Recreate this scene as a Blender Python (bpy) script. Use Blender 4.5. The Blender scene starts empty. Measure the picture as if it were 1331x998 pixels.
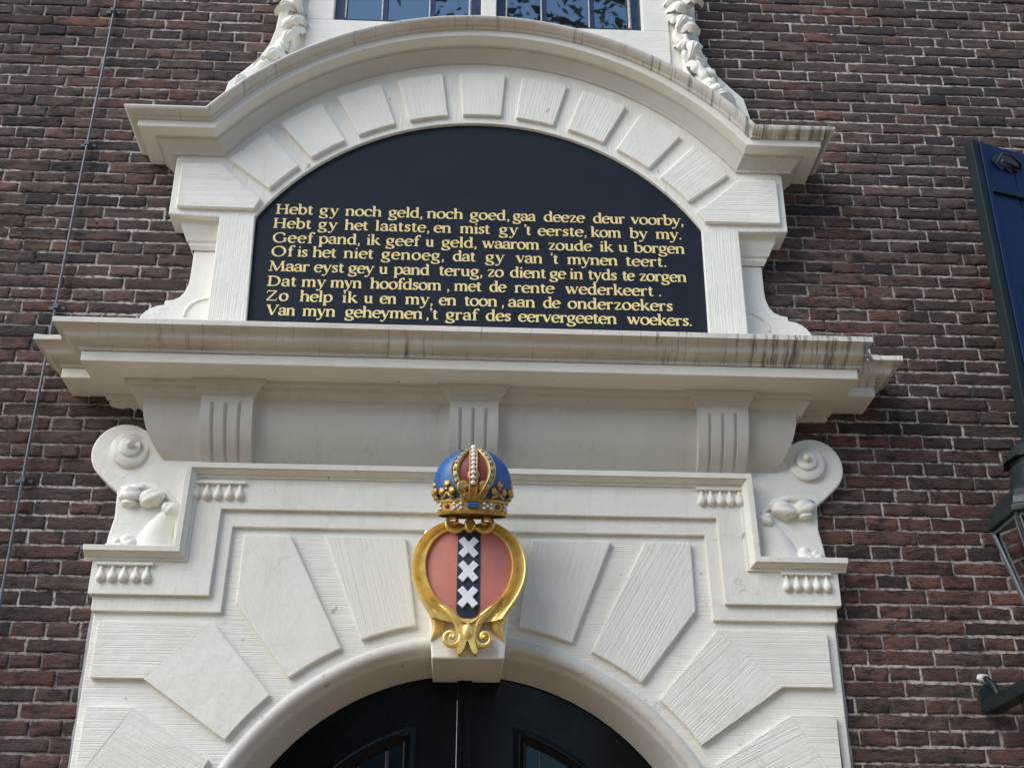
import bpy, math, random
import numpy as np
from mathutils import Vector, Matrix
rad = math.radians
random.seed(7); rng = np.random.default_rng(7)
S = bpy.context.scene; COL = S.collection

# ------------------------------------------------------------------ camera
FPX = 1603.6; PITCH = 0.459006; YAW = 0.0463230; ROLL = 0.0031741
CAM = Vector((0, -4.0, 1.6))
cp, sp, cy, sy = math.cos(PITCH), math.sin(PITCH), math.cos(YAW), math.sin(YAW)
FWD = Vector((sy*cp, cy*cp, sp)); R0 = Vector((cy, -sy, 0)); U0 = R0.cross(FWD)
RIGHT = R0*math.cos(ROLL) + U0*math.sin(ROLL); UP = -R0*math.sin(ROLL) + U0*math.cos(ROLL)
cam_d = bpy.data.cameras.new('camera'); cam = bpy.data.objects.new('camera', cam_d); COL.objects.link(cam)
cam_d.sensor_fit = 'HORIZONTAL'; cam_d.sensor_width = 36; cam_d.lens = 36*FPX/1331
cam_d.clip_start = .05; cam_d.clip_end = 400
M = Matrix((RIGHT, UP, -FWD)).transposed().to_4x4(); M.translation = CAM
cam.matrix_world = M; S.camera = cam

# ------------------------------------------------------------------ sky, sun, exposure
SUN_EL, SUN_AZ = rad(42), rad(236)          # azimuth clockwise from +Y; the light comes from the upper left in front of the facade
W = bpy.data.worlds.new('World'); S.world = W; W.use_nodes = True
nt = W.node_tree; bg = nt.nodes['Background']
sky = nt.nodes.new('ShaderNodeTexSky'); sky.sky_type = 'NISHITA'; sky.sun_disc = False
sky.sun_elevation = SUN_EL; sky.sun_rotation = SUN_AZ; sky.air_density = 1.0; sky.dust_density = .6; sky.ozone_density = 1.0
nt.links.new(sky.outputs[0], bg.inputs[0]); bg.inputs[1].default_value = 0.145
sd = bpy.data.lights.new('sun', 'SUN'); sd.energy = 1.5; sd.angle = rad(48); sd.color = (1.0, .96, .89)
so = bpy.data.objects.new('sun', sd); COL.objects.link(so)
sdir = Vector((math.sin(SUN_AZ)*math.cos(SUN_EL), math.cos(SUN_AZ)*math.cos(SUN_EL), math.sin(SUN_EL)))
so.rotation_euler = (-sdir).to_track_quat('-Z', 'Y').to_euler(); so.location = (-6, -12, 14)
S.view_settings.view_transform = 'Standard'; S.view_settings.look = 'None'
S.view_settings.gamma = 1; S.view_settings.exposure = 0.97; S.view_settings.use_curve_mapping = False
S.render.engine = 'CYCLES'; S.cycles.use_denoising = True; S.cycles.max_bounces = 6

# ------------------------------------------------------------------ helpers
def at(x, y, p=0.0):
    """the point of the photograph's pixel (x, y) that lies p metres in front of the brick face"""
    d = RIGHT*((x-665.5)/FPX) - UP*((y-499)/FPX) + FWD
    return CAM + d*((4.0-p)/d.y)
def xz(x, y, p=0.0):
    q = at(x, y, p); return (q.x, q.z)

class MB:
    def __init__(s): s.v = []; s.f = []; s.m = []; s.mi = 0
    def V(s, pts):
        k = len(s.v); s.v += [tuple(p) for p in pts]; return list(range(k, k+len(pts)))
    def F(s, ids): s.f.append(tuple(ids)); s.m.append(s.mi)
    def box(s, x0, x1, y0, y1, z0, z1):
        i = s.V([(x0,y0,z0),(x1,y0,z0),(x1,y1,z0),(x0,y1,z0),(x0,y0,z1),(x1,y0,z1),(x1,y1,z1),(x0,y1,z1)])
        for q in ((0,3,2,1),(4,5,6,7),(0,1,5,4),(1,2,6,5),(2,3,7,6),(3,0,4,7)): s.F([i[k] for k in q])
        return s
    def prism(s, poly, y0, y1):
        """polygon in the XZ plane between y0 (front, towards the camera) and y1 (back)"""
        a = sum(poly[k][0]*poly[(k+1)%len(poly)][1]-poly[(k+1)%len(poly)][0]*poly[k][1] for k in range(len(poly)))
        if a < 0: poly = poly[::-1]
        n = len(poly)
        f = s.V([(x, y0, z) for x, z in poly]); b = s.V([(x, y1, z) for x, z in poly])
        s.F(f); s.F(b[::-1])
        for k in range(n): s.F((f[k], b[k], b[(k+1)%n], f[(k+1)%n]))
        return s
    def loft(s, rings, closed=False, cap0=False, cap1=False, loop=False):
        ids = [s.V(r) for r in rings]; n = len(rings[0])
        prs = list(zip(ids[:-1], ids[1:])) + ([(ids[-1], ids[0])] if loop else [])
        for a, b in prs:
            for k in range(n if closed else n-1):
                j = (k+1) % n; s.F((a[k], a[j], b[j], b[k]))
        if cap0: s.F(ids[0][::-1])
        if cap1: s.F(ids[-1])
        return s
    def tube(s, pts, r, n=8, cap=True):
        pts = [Vector(p) for p in pts]; rings = []; m = len(pts)
        rr = r if isinstance(r, (list, tuple)) else [r]*m
        ref = None
        for i in range(m):
            t = (pts[min(i+1, m-1)]-pts[max(i-1, 0)]).normalized()
            if ref is None:
                ref = Vector((0,1,0)) if abs(t.y) < .9 else Vector((1,0,0))
            u = (ref - t*ref.dot(t)).normalized(); ref = u; w = t.cross(u)
            rings.append([pts[i]+(u*math.cos(2*math.pi*k/n)+w*math.sin(2*math.pi*k/n))*rr[i] for k in range(n)])
        return s.loft(rings, True, cap, cap)
    def lathe(s, prof, c, n=24, a0=0, a1=360, sy=1.0):
        """profile (r, z) round the vertical axis through c"""
        full = abs(a1-a0) >= 360; rings = []
        for k in range(n if full else n+1):
            a = rad(a0+(a1-a0)*k/n)
            rings.append([(c[0]+r*math.sin(a), c[1]-r*math.cos(a)*sy, c[2]+z) for r, z in prof])
        return s.loft(rings, loop=full)
    def ball(s, c, r, n=10, mat=None, noise=0):
        """ellipsoid, r = (rx, ry, rz)"""
        if not isinstance(r, (tuple, list)): r = (r, r, r)
        c = Vector(c); rings = []
        for i in range(n+1):
            t = math.pi*i/n; ring = []
            for k in range(2*n):
                a = math.pi*k/n
                q = Vector((r[0]*math.sin(t)*math.cos(a), r[1]*math.sin(t)*math.sin(a), r[2]*math.cos(t)))
                if noise: q *= 1+noise*(math.sin(3*a+t*2)+math.sin(5*t+a))*.5-noise*1.6*math.exp(-((math.sin(2*t+.8*a)-.2)/.16)**2)
                if mat: q = mat @ q
                ring.append(c+q)
            rings.append(ring)
        return s.loft(rings, True)

def wloc(o):
    v = Vector((0,0,0))
    while o is not None: v += o.location; o = o.parent
    return v
def add(name, mb, mats, parent=None, bevel=0.0, smooth=0, frame=None, seg=2):
    me = bpy.data.meshes.new(name)
    off = wloc(parent) if parent else Vector((0,0,0))
    vs = mb.v if frame else [(a-off.x, b-off.y, c-off.z) for a, b, c in mb.v]
    me.from_pydata(vs, [], mb.f); me.update()
    if not isinstance(mats, (list, tuple)): mats = [mats]
    for m in mats: me.materials.append(m)
    if len(mats) > 1: me.polygons.foreach_set('material_index', mb.m)
    if smooth:
        me.shade_smooth(); me.set_sharp_from_angle(angle=rad(smooth))
    o = bpy.data.objects.new(name, me); COL.objects.link(o)
    if parent: o.parent = parent
    if frame:
        o.location = Vector(frame[0])-off; o.rotation_euler = frame[1]
    if bevel:
        b = o.modifiers.new('bevel', 'BEVEL'); b.width = bevel; b.segments = seg; b.limit_method = 'ANGLE'; b.angle_limit = rad(40)
    return o
def thing(name, label, cat, loc=(0,0,0), group=None):
    o = bpy.data.objects.new(name, None); COL.objects.link(o); o.location = loc; o.empty_display_size = .1
    o['label'] = label; o['category'] = cat
    if group: o['group'] = group
    return o
def tag(o, label, cat, group=None):
    o['label'] = label; o['category'] = cat
    if group: o['group'] = group
    return o

# ------------------------------------------------------------------ materials
def mat(name):
    m = bpy.data.materials.new(name); m.use_nodes = True
    n = m.node_tree.nodes; return m, n, m.node_tree.links, n['Principled BSDF']
def ramp(n, l, src, stops):
    r = n.new('ShaderNodeValToRGB'); e = r.color_ramp.elements
    while len(e) < len(stops): e.new(.5)
    for k, (p, c) in enumerate(stops):
        e[k].position = p; e[k].color = (c, c, c, 1) if isinstance(c, (int, float)) else (*c, 1)
    l.new(src, r.inputs[0]); return r
def noise(n, l, vec, scale, detail=4, rough=.6, dist=0):
    t = n.new('ShaderNodeTexNoise'); t.inputs['Scale'].default_value = scale; t.inputs['Detail'].default_value = detail
    t.inputs['Roughness'].default_value = rough; t.inputs['Distortion'].default_value = dist
    l.new(vec, t.inputs['Vector']); return t
def mapping(n, l, vec, scale, rot=(0,0,0)):
    t = n.new('ShaderNodeMapping'); t.inputs['Scale'].default_value = scale; t.inputs['Rotation'].default_value = rot
    l.new(vec, t.inputs['Vector']); return t.outputs[0]
def mix(n, l, fac, a, b, mode='MIX'):
    t = n.new('ShaderNodeMix'); t.data_type = 'RGBA'; t.blend_type = mode
    for k, s in ((0, fac), (6, a), (7, b)):
        if hasattr(s, 'links'): l.new(s, t.inputs[k])
        else: t.inputs[k].default_value = s if k == 0 else (*s, 1)
    return t.outputs[2]
def bump(n, l, h, strength, dist, prev=None):
    b = n.new('ShaderNodeBump'); b.inputs['Strength'].default_value = strength; b.inputs['Distance'].default_value = dist
    l.new(h, b.inputs['Height'])
    if prev: l.new(prev, b.inputs['Normal'])
    return b.outputs[0]

def paint(name, col=(.83,.81,.73), tool=None, streak=0, rough=.5, tooldepth=.0009):
    m, n, l, P = mat(name)
    oc = n.new('ShaderNodeTexCoord').outputs['Object']
    geo = n.new('ShaderNodeNewGeometry').outputs['Position']
    n1 = noise(n, l, geo, 5.5, 5); n2 = noise(n, l, geo, 38, 6, .65)
    c = mix(n, l, ramp(n, l, n1.outputs[0], [(.35, 0), (.7, 1)]).outputs[0], col, tuple(x*k for x, k in zip(col, (.93,.925,.90))))
    c = mix(n, l, ramp(n, l, n2.outputs[0], [(.60, 0), (.78, .45)]).outputs[0], c, tuple(x*k for x, k in zip(col, (.78,.74,.66))))
    # hairline cracks and chips with a shape of their own
    cr = n.new('ShaderNodeTexVoronoi'); cr.feature = 'DISTANCE_TO_EDGE'; cr.inputs['Scale'].default_value = 3.1
    wv = noise(n, l, geo, 9, 4, .7); wa = n.new('ShaderNodeVectorMath'); wa.operation = 'MULTIPLY_ADD'
    l.new(wv.outputs['Color'], wa.inputs[0]); wa.inputs[1].default_value = (.22,.22,.22); l.new(geo, wa.inputs[2]); l.new(wa.outputs[0], cr.inputs['Vector'])
    cm = ramp(n, l, cr.outputs['Distance'], [(0.0, 1), (.0055, 0)]).outputs[0]
    gate = ramp(n, l, noise(n, l, geo, 2.3, 2).outputs[0], [(.56, 0), (.62, 1)]).outputs[0]
    cg = n.new('ShaderNodeMath'); cg.operation = 'MULTIPLY'; l.new(cm, cg.inputs[0]); l.new(gate, cg.inputs[1])
    cg2 = n.new('ShaderNodeMath'); cg2.operation = 'MULTIPLY'; l.new(cg.outputs[0], cg2.inputs[0]); cg2.inputs[1].default_value = .28
    c = mix(n, l, cg2.outputs[0], c, (.22,.19,.15))
    chip = ramp(n, l, noise(n, l, mapping(n, l, geo, (1,1,.6)), 21, 3, .5).outputs[0], [(.725, 0), (.745, .7)]).outputs[0]
    c = mix(n, l, chip, c, (.36,.31,.25))
    dr_ = ramp(n, l, noise(n, l, mapping(n, l, geo, (15, 15, 1.1)), 1, 4, .7).outputs[0], [(.58, 0), (.80, .30)]).outputs[0]
    c = mix(n, l, dr_, c, tuple(x*k for x, k in zip(col, (.62,.56,.46))))
    if streak:
        sx = n.new('ShaderNodeSeparateXYZ'); l.new(geo, sx.inputs[0])
        st = noise(n, l, mapping(n, l, geo, (40, .01, 5.0)), 1, 4, .8)
        wide = noise(n, l, mapping(n, l, geo, (1.3, .01, .01)), 1, 1)
        ma = n.new('ShaderNodeMath'); ma.operation = 'MULTIPLY_ADD'
        l.new(wide.outputs[0], ma.inputs[0]); ma.inputs[1].default_value = .30; l.new(st.outputs[0], ma.inputs[2])
        xr = n.new('ShaderNodeMath'); xr.operation = 'MULTIPLY_ADD'; l.new(sx.outputs[0], xr.inputs[0]); xr.inputs[1].default_value = .020; l.new(ma.outputs[0], xr.inputs[2])
        sm = ramp(n, l, xr.outputs[0], [(.725-.02*streak, 0), (.775, .5), (.85, .92)]).outputs[0]
        c = mix(n, l, sm, c, (.085,.075,.06))
        gr = ramp(n, l, noise(n, l, mapping(n, l, geo, (3, 3, 14)), 1, 4).outputs[0], [(.4, 0), (.75, .5)]).outputs[0]
        c = mix(n, l, gr, c, (.42,.38,.31))
    l.new(c, P.inputs['Base Color']); P.inputs['Roughness'].default_value = rough; P.inputs['Specular IOR Level'].default_value = .35
    b = bump(n, l, n2.outputs[0], .5, .0022)
    b = bump(n, l, n1.outputs[0], .5, .012, b)
    cs = n.new('ShaderNodeMath'); cs.operation = 'SUBTRACT'; cs.inputs[0].default_value = 1; l.new(cg.outputs[0], cs.inputs[1])
    b = bump(n, l, cs.outputs[0], .5, .002, b)
    if tool:
        sc = {'v': (250, 30, 3.2), 'h': (3.2, 30, 250), 'd': (250, 30, 3.2)}[tool]
        vec = mapping(n, l, oc, sc, (0, rad(28) if tool == 'd' else 0, 0))
        t = noise(n, l, vec, 1.0, 2, .5, 0)
        hh = ramp(n, l, t.outputs[0], [(.36, 0), (.50, .8), (.62, 1)])
        b = bump(n, l, hh.outputs[0], .85, tooldepth, b)
    l.new(b, P.inputs['Normal']); return m

PW = paint('white_paint')
PV = paint('white_paint_tooled', tool='v')
PH = paint('white_paint_cross_tooled', tool='h')
PD = paint('white_paint_diagonal_tooled', tool='d')
PVS = paint('white_paint_lightly_tooled', tool='v', tooldepth=.0004)
PVL = paint('white_paint_brushed', tool='v', tooldepth=.00035)
PC = paint('white_paint_stained', col=(.70,.67,.60), streak=1, rough=.55)
PS = paint('white_paint_streaked', col=(.74,.71,.64), streak=.9, rough=.55)
PG = paint('darker_white_paint', col=(.64,.62,.565), rough=.5)  # same paint in a darker base colour, for frieze, bed mouldings and archivolt

def simple(name, col, rough=.5, metal=0, bumps=None, var=.12, scale=30, coat=0, spec=.5, ior=None):
    m, n, l, P = mat(name)
    geo = n.new('ShaderNodeNewGeometry').outputs['Position']
    t = noise(n, l, geo, scale, 5, .65)
    c = mix(n, l, ramp(n, l, t.outputs[0], [(.3, 0), (.7, 1)]).outputs[0], tuple(x*(1-var) for x in col), tuple(min(1, x*(1+var)) for x in col))
    l.new(c, P.inputs['Base Color']); P.inputs['Metallic'].default_value = metal
    r = ramp(n, l, t.outputs[0], [(.25, max(0, rough-.08)), (.75, min(1, rough+.1))]); l.new(r.outputs[0], P.inputs['Roughness'])
    P.inputs['Coat Weight'].default_value = coat; P.inputs['Coat Roughness'].default_value = .08; P.inputs['Specular IOR Level'].default_value = spec
    if ior: P.inputs['IOR'].default_value = ior
    if bumps: l.new(bump(n, l, t.outputs[0], bumps[0], bumps[1]), P.inputs['Normal'])
    return m
PANEL = simple('slate_blue_board_paint', (.0135,.020,.031), .62, var=.18, scale=7, spec=.15, bumps=(.25,.002))
LET = simple('pale_gold_letter_paint', (.82,.66,.29), .45, var=.14, scale=60)
LETO = simple('dark_letter_outline_paint', (.022,.016,.010), .5)
OGOLD = simple('dull_old_gilding', (.50,.32,.085), .45, metal=.55, var=.30, scale=40, bumps=(.35,.0025))
GOLD = simple('gilding', (.92,.61,.185), .32, metal=.55, var=.22, scale=26, bumps=(.35,.0025))
RED = simple('salmon_red_field_paint', (.54,.185,.140), .5, var=.10, scale=14, bumps=(.2,.002))
DKRED = simple('dark_red_cap_paint', (.20,.045,.040), .5, var=.15)
NAVY = simple('navy_pale_paint', (.020,.026,.048), .5, var=.2)
BLUE = simple('bright_blue_cap_paint', (.016,.10,.32), .42, var=.12, scale=16, bumps=(.2,.002))
PEARL = simple('pearl_white_paint', (.72,.70,.70), .3, var=.06)
CROSSW = simple('cross_white_paint', (.78,.79,.84), .45, var=.04)
JEWEL = simple('pale_blue_jewel_paint', (.26,.42,.50), .3, var=.3, scale=90)
SHUT = simple('deep_blue_gloss_paint', (.0035,.0145,.066), .45, var=.2, scale=9, coat=.04, spec=.2, bumps=(.15,.003))
SHUTE = simple('dark_green_edge_paint', (.008,.015,.018), .55, spec=.25)
SASH = simple('blue_black_sash_paint', (.012,.022,.052), .28, var=.2, coat=.5)
PUTTY = simple('patchy_white_paint', (.55,.55,.56), .5, var=.35, scale=50)
IRON = simple('black_ironwork_paint', (.010,.010,.013), .42, var=.3)
LAMPG = simple('dark_green_lantern_paint', (.010,.018,.020), .42, var=.35, scale=22, coat=.1, spec=.35, bumps=(.3,.002))
WIREM = simple('weathered_cable_metal', (.12,.125,.14), .5, metal=.3)
CLIPM = simple('blue_grey_clip_metal', (.05,.07,.085), .5)
DOORM = simple('black_blue_door_gloss', (.0016,.0019,.003), .24, var=.25, scale=6, coat=.07, spec=.15, bumps=(.25,.006))
DARK = simple('unlit_room_black', (.02,.02,.02), .9)
BARK = simple('tree_bark', (.09,.07,.05), .9, bumps=(.6,.02))
LEAD = simple('grey_lead_sheet', (.42,.44,.46), .55, bumps=(.4,.004))
WHITEP = simple('white_porcelain_bush', (.75,.74,.72), .3)
SOOT = simple('grey_joint_mortar', (.30,.29,.29), .9)

def glass(name, ior, tint):
    m, n, l, P = mat(name)
    P.inputs['Base Color'].default_value = (*tint, 1); P.inputs['Specular Tint'].default_value = (.72,.92,1.0,1); P.inputs['Roughness'].default_value = .015; P.inputs['IOR'].default_value = ior
    geo = n.new('ShaderNodeNewGeometry').outputs['Position']
    t = noise(n, l, geo, 5, 2); l.new(bump(n, l, t.outputs[0], .10, .0025), P.inputs['Normal']); return m
PANE = glass('old_window_glass', 3.0, (.006,.007,.009)); DPANE = glass('dark_door_glass', 1.3, (.003,.003,.004))
m, n, l, P = mat('lantern_glass'); n.remove(P)
tr = n.new('ShaderNodeBsdfTransparent'); tr.inputs[0].default_value = (.72,.76,.78,1); gl = n.new('ShaderNodeBsdfGlossy'); gl.inputs['Roughness'].default_value = .04
mx = n.new('ShaderNodeMixShader'); fr = n.new('ShaderNodeFresnel'); fr.inputs[0].default_value = 1.6
l.new(fr.outputs[0], mx.inputs[0]); l.new(tr.outputs[0], mx.inputs[1]); l.new(gl.outputs[0], mx.inputs[2]); l.new(mx.outputs[0], n['Material Output'].inputs[0])
LGLASS = m

# leaf
m, n, l, P = mat('tree_leaves'); ri = n.new('ShaderNodeNewGeometry').outputs['Random Per Island']
l.new(ramp(n, l, ri, [(0, (.020,.045,.010)), (1, (.075,.13,.030))]).outputs[0], P.inputs['Base Color']); P.inputs['Roughness'].default_value = .55
LEAF = m

# brick and mortar
m, n, l, P = mat('old_brown_brick')
a = n.new('ShaderNodeAttribute'); a.attribute_name = 'tint'; sep = n.new('ShaderNodeSeparateColor'); l.new(a.outputs['Color'], sep.inputs[0])
geo = n.new('ShaderNodeNewGeometry').outputs['Position']
nb = noise(n, l, geo, 75, 6, .7); nm = noise(n, l, mapping(n, l, geo, (12, 12, 26)), 1, 5, .65); nl = noise(n, l, geo, .9, 3)
c = mix(n, l, sep.outputs[1], (.134,.092,.075), (.185,.085,.063))
c = mix(n, l, ramp(n, l, sep.outputs[2], [(.0, 0), (.72, 0), (1.0, .85)]).outputs[0], c, (.038,.035,.040))
vv = n.new('ShaderNodeHueSaturation'); l.new(c, vv.inputs['Color'])
vr = n.new('ShaderNodeMapRange'); l.new(sep.outputs[0], vr.inputs[0]); vr.inputs[3].default_value = .72; vr.inputs[4].default_value = 1.32; l.new(vr.outputs[0], vv.inputs['Value'])
crs = noise(n, l, mapping(n, l, geo, (16, 16, 62)), 1, 6, .75, .8)
c = mix(n, l, ramp(n, l, nm.outputs[0], [(.38, .8), (.54, 0)]).outputs[0], vv.outputs[0], (.030,.026,.027))
c = mix(n, l, ramp(n, l, crs.outputs[0], [(.365, .95), (.43, 0)]).outputs[0], c, (.012,.010,.010))
c = mix(n, l, ramp(n, l, nb.outputs[0], [(.54, 0), (.72, .6)]).outputs[0], c, (.19,.165,.15))
c = mix(n, l, ramp(n, l, nl.outputs[0], [(.38, .55), (.6, 0)]).outputs[0], c, (.050,.044,.044))
so_ = noise(n, l, mapping(n, l, geo, (1, 1, .55)), 2.1, 5, .6)
c = mix(n, l, ramp(n, l, so_.outputs[0], [(.58, 0), (.72, .65)]).outputs[0], c, (.030,.027,.028))
bl = noise(n, l, geo, 3.3, 6, .7)
c = mix(n, l, ramp(n, l, bl.outputs[0], [(.64, 0), (.74, .35)]).outputs[0], c, (.30,.26,.23))
l.new(c, P.inputs['Base Color']); P.inputs['Roughness'].default_value = .88; P.inputs['Specular IOR Level'].default_value = .25
b = bump(n, l, nm.outputs[0], 1, .010); b = bump(n, l, crs.outputs[0], 1, .010, b); b = bump(n, l, nb.outputs[0], 1, .005, b); l.new(b, P.inputs['Normal'])
BRICK = m
m, n, l, P = mat('pale_lime_mortar')
geo = n.new('ShaderNodeNewGeometry').outputs['Position']
nb = noise(n, l, geo, 60, 6, .7); nl = noise(n, l, mapping(n, l, geo, (2.2, 2.2, 5)), 1, 5, .7)
c = mix(n, l, ramp(n, l, nl.outputs[0], [(.34, 0), (.48, .7), (.62, 1)]).outputs[0], (.17,.145,.13), (.62,.56,.50))
rg = noise(n, l, mapping(n, l, geo, (.7, .7, 1.1)), 1, 3, .55)
c = mix(n, l, ramp(n, l, rg.outputs[0], [(.38, .65), (.52, 0)]).outputs[0], c, (.17,.14,.12))
c = mix(n, l, ramp(n, l, nb.outputs[0], [(.38, .95), (.52, 0)]).outputs[0], c, (.13,.115,.105))
l.new(c, P.inputs['Base Color']); P.inputs['Roughness'].default_value = .95
l.new(bump(n, l, nb.outputs[0], 1, .006), P.inputs['Normal'])
MORTAR = m
m, n, l, P = mat('street_paving')
geo = n.new('ShaderNodeNewGeometry').outputs['Position']
bt = n.new('ShaderNodeTexBrick'); bt.inputs['Scale'].default_value = 1; bt.inputs['Brick Width'].default_value = .22; bt.inputs['Row Height'].default_value = .09; bt.inputs['Mortar Size'].default_value = .006
bt.inputs['Color1'].default_value = (.32,.21,.115,1); bt.inputs['Color2'].default_value = (.24,.16,.09,1); bt.inputs['Mortar'].default_value = (.11,.09,.07,1); l.new(geo, bt.inputs['Vector'])
l.new(bt.outputs[0], P.inputs['Base Color']); P.inputs['Roughness'].default_value = .85
PAVE = m

# ------------------------------------------------------------------ setting: street
mb = MB(); i = mb.V([(-90,-90,0),(90,-90,0),(90,60,0),(-90,60,0)]); mb.F(i)
st = add('street', mb, PAVE); st['kind'] = 'structure'

# ------------------------------------------------------------------ brick facade
wall = thing('brick_facade', 'dark brown brick house wall in cross bond with pale mortar joints', 'wall', (0, 0, 0))
HP, CH, ZB = .1143, .0521, 2.523
def covered(x0, x1, z0, z1):
    if x0 > -.90 and x1 < 1.0 and z0 < 4.9: return True
    if x1 > -.60 and x0 < .77 and z1 > 5.10: return True
    return False
groups = {}
for r in range(-49, 80):
    z0 = ZB + r*CH
    if z0 < -.03: continue
    xs = []
    hd = (r % 2 == 0)
    w = HP if hd else 2*HP
    ph = -1.433 if hd else (-1.377 + (HP if (r//2) % 2 else 0))
    ph += rng.normal(0, .004)
    k0 = int(math.floor((-3.6-ph)/w)); k1 = int(math.ceil((3.6-ph)/w))
    jo = rng.normal(0, .0035, k1-k0+2)
    for k in range(k0, k1):
        xa = ph + k*w + jo[k-k0]; xb = ph + (k+1)*w + jo[k-k0+1]
        if covered(xa, xb, z0, z0+CH): continue
        vis = -2.3 < xa and xb < 2.7 and z0 > 1.9 and z0 < 6.0
        nx = (9 if hd else 15) if vis else (3 if hd else 4); nz = 6 if vis else 3
        groups.setdefault((nx, nz), []).append((xa, xb, z0, z0+CH))
verts, faces, tints = [], [], []; base = 0
for (nx, nz), L in groups.items():
    L = np.array(L); N = len(L)
    ex = .0038 + rng.normal(0, .0010, N); ez = .0045 + rng.normal(0, .0008, N)
    x0, x1 = L[:,0]+ex, L[:,1]-ex; z0, z1 = L[:,2]+ez+rng.normal(0,.0007,N), L[:,3]-ez+rng.normal(0,.0007,N)
    def gr(k):
        if k <= 4: return np.linspace(0, 1, k)
        g = np.linspace(0, 1, k-2); e = g[1]*.28
        return np.concatenate([[0, e], g[1:-1], [1-e, 1]])
    gx, gz = gr(nx), gr(nz)
    U, Vv = np.meshgrid(gx, gz)                       # nz, nx
    X = x0[:,None,None]+(x1-x0)[:,None,None]*U; Z = z0[:,None,None]+(z1-z0)[:,None,None]*Vv
    nxx, nzz = U.shape[1], U.shape[0]
    edge = np.ones((nzz, nxx), bool); edge[1:-1,1:-1] = False
    X = X + rng.normal(0, .0013, X.shape)*(edge); Z = Z + rng.normal(0, .0015, Z.shape)*(edge) + rng.normal(0,.0012,(N,1,1))*(U-.5)
    tilt = rng.normal(0, .0013, (N,1,1)); tx = rng.normal(0, .0015, (N,1,1)); d = rng.normal(-.001, .0022, (N,1,1))
    Y = d + tilt*(Vv-.5)*2 + tx*(U-.5)*2 + rng.normal(0, .0009, X.shape) + np.where(edge, .0028, 0)
    chip = (rng.random(X.shape) < .09) & edge; Y = Y + chip*rng.uniform(.001, .006, X.shape)
    Y = np.clip(Y, -.008, .0035); front = np.stack([X, Y, Z], -1).reshape(N, -1, 3)
    ring = [(0, k) for k in range(nxx)] + [(j, nxx-1) for j in range(1, nzz)] + [(nzz-1, k) for k in range(nxx-2, -1, -1)] + [(j, 0) for j in range(nzz-2, 0, -1)]
    ri = np.array([j*nxx+k for j, k in ring])
    back = front[:, ri, :].copy(); back[:,:,1] = .016
    allv = np.concatenate([front, back], 1); nv = allv.shape[1]
    q = []
    for j in range(nzz-1):
        for k in range(nxx-1):
            a_ = j*nxx+k; q.append((a_, a_+1, a_+nxx+1, a_+nxx))
    nf = nxx*nzz; R = len(ri)
    for k in range(R):
        q.append((ri[k], nf+k, nf+(k+1) % R, ri[(k+1) % R]))
    q = np.array(q)
    faces.append((q[None]+(base+np.arange(N)*nv)[:,None,None]).reshape(-1, 4))
    verts.append(allv.reshape(-1, 3)); base += N*nv
    zc = (L[:,2]+L[:,3])/2; xc = (L[:,0]+L[:,1])/2
    redm = np.clip(.66-(zc-2.2)*.25+.05*(xc > 0), .10, .8)
    red = np.clip(rng.normal(redm, .24), 0, 1); orange = rng.random(N) < .05; red = np.where(orange, 1.0, red)
    t = np.stack([rng.random(N)*.85+.1+orange*.7, red, rng.random(N), np.ones(N)], -1)
    tints.append(np.repeat(t, nv, 0))
verts = np.concatenate(verts); faces = np.concatenate(faces); tints = np.concatenate(tints)
me = bpy.data.meshes.new('brickwork'); me.vertices.add(len(verts)); me.vertices.foreach_set('co', verts.ravel())
me.loops.add(faces.size); me.loops.foreach_set('vertex_index', faces.ravel().astype(np.int32))
me.polygons.add(len(faces)); me.polygons.foreach_set('loop_start', np.arange(0, faces.size, 4, dtype=np.int32))
me.update(calc_edges=True)
at_ = me.attributes.new('tint', 'FLOAT_COLOR', 'POINT'); at_.data.foreach_set('color', tints.ravel().astype(np.float32))
me.shade_smooth(); me.set_sharp_from_angle(angle=rad(50)); me.materials.append(BRICK)
o = bpy.data.objects.new('brickwork', me); COL.objects.link(o); o.parent = wall
mb = MB(); ym = .0042
def wq(x0, x1, z0, z1): mb.box(x0, x1, ym, .35, z0, z1)
wq(-3.7,-.80,0,6.75); wq(.88,3.7,0,6.75); wq(-.80,.88,2.62,5.16); wq(-.80,-.58,5.16,6.75); wq(.75,.88,5.16,6.75)
add('mortar_bed', mb, MORTAR, wall)

# ------------------------------------------------------------------ portal
CX = .045
portal = thing('door_portal', 'white painted stone doorway surround with arch, fluted frieze brackets and heavy cornice', 'portal', (CX, 0, 0))
AC = (.040, 1.757)                                     # arch centre
def arc(r, a0, a1, n, c=AC):
    return [(c[0]+r*math.sin(rad(a0+(a1-a0)*k/n)), c[1]+r*math.cos(rad(a0+(a1-a0)*k/n))) for k in range(n+1)]
mb = MB()
poly = [(CX-1.215, 0), (CX-1.215, 2.74), (CX-.9, 2.74), (CX-.9, 3.10), (CX+.9, 3.10), (CX+.9, 2.74), (CX+1.215, 2.74), (CX+1.215, 0), (AC[0]+.888, 0)] + arc(.888, 90, -90, 48) + [(AC[0]-.888, 0)]
mb.prism(poly, -.030, .02)
add('arch_surround', mb, PH, portal, bevel=.004)
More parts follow.
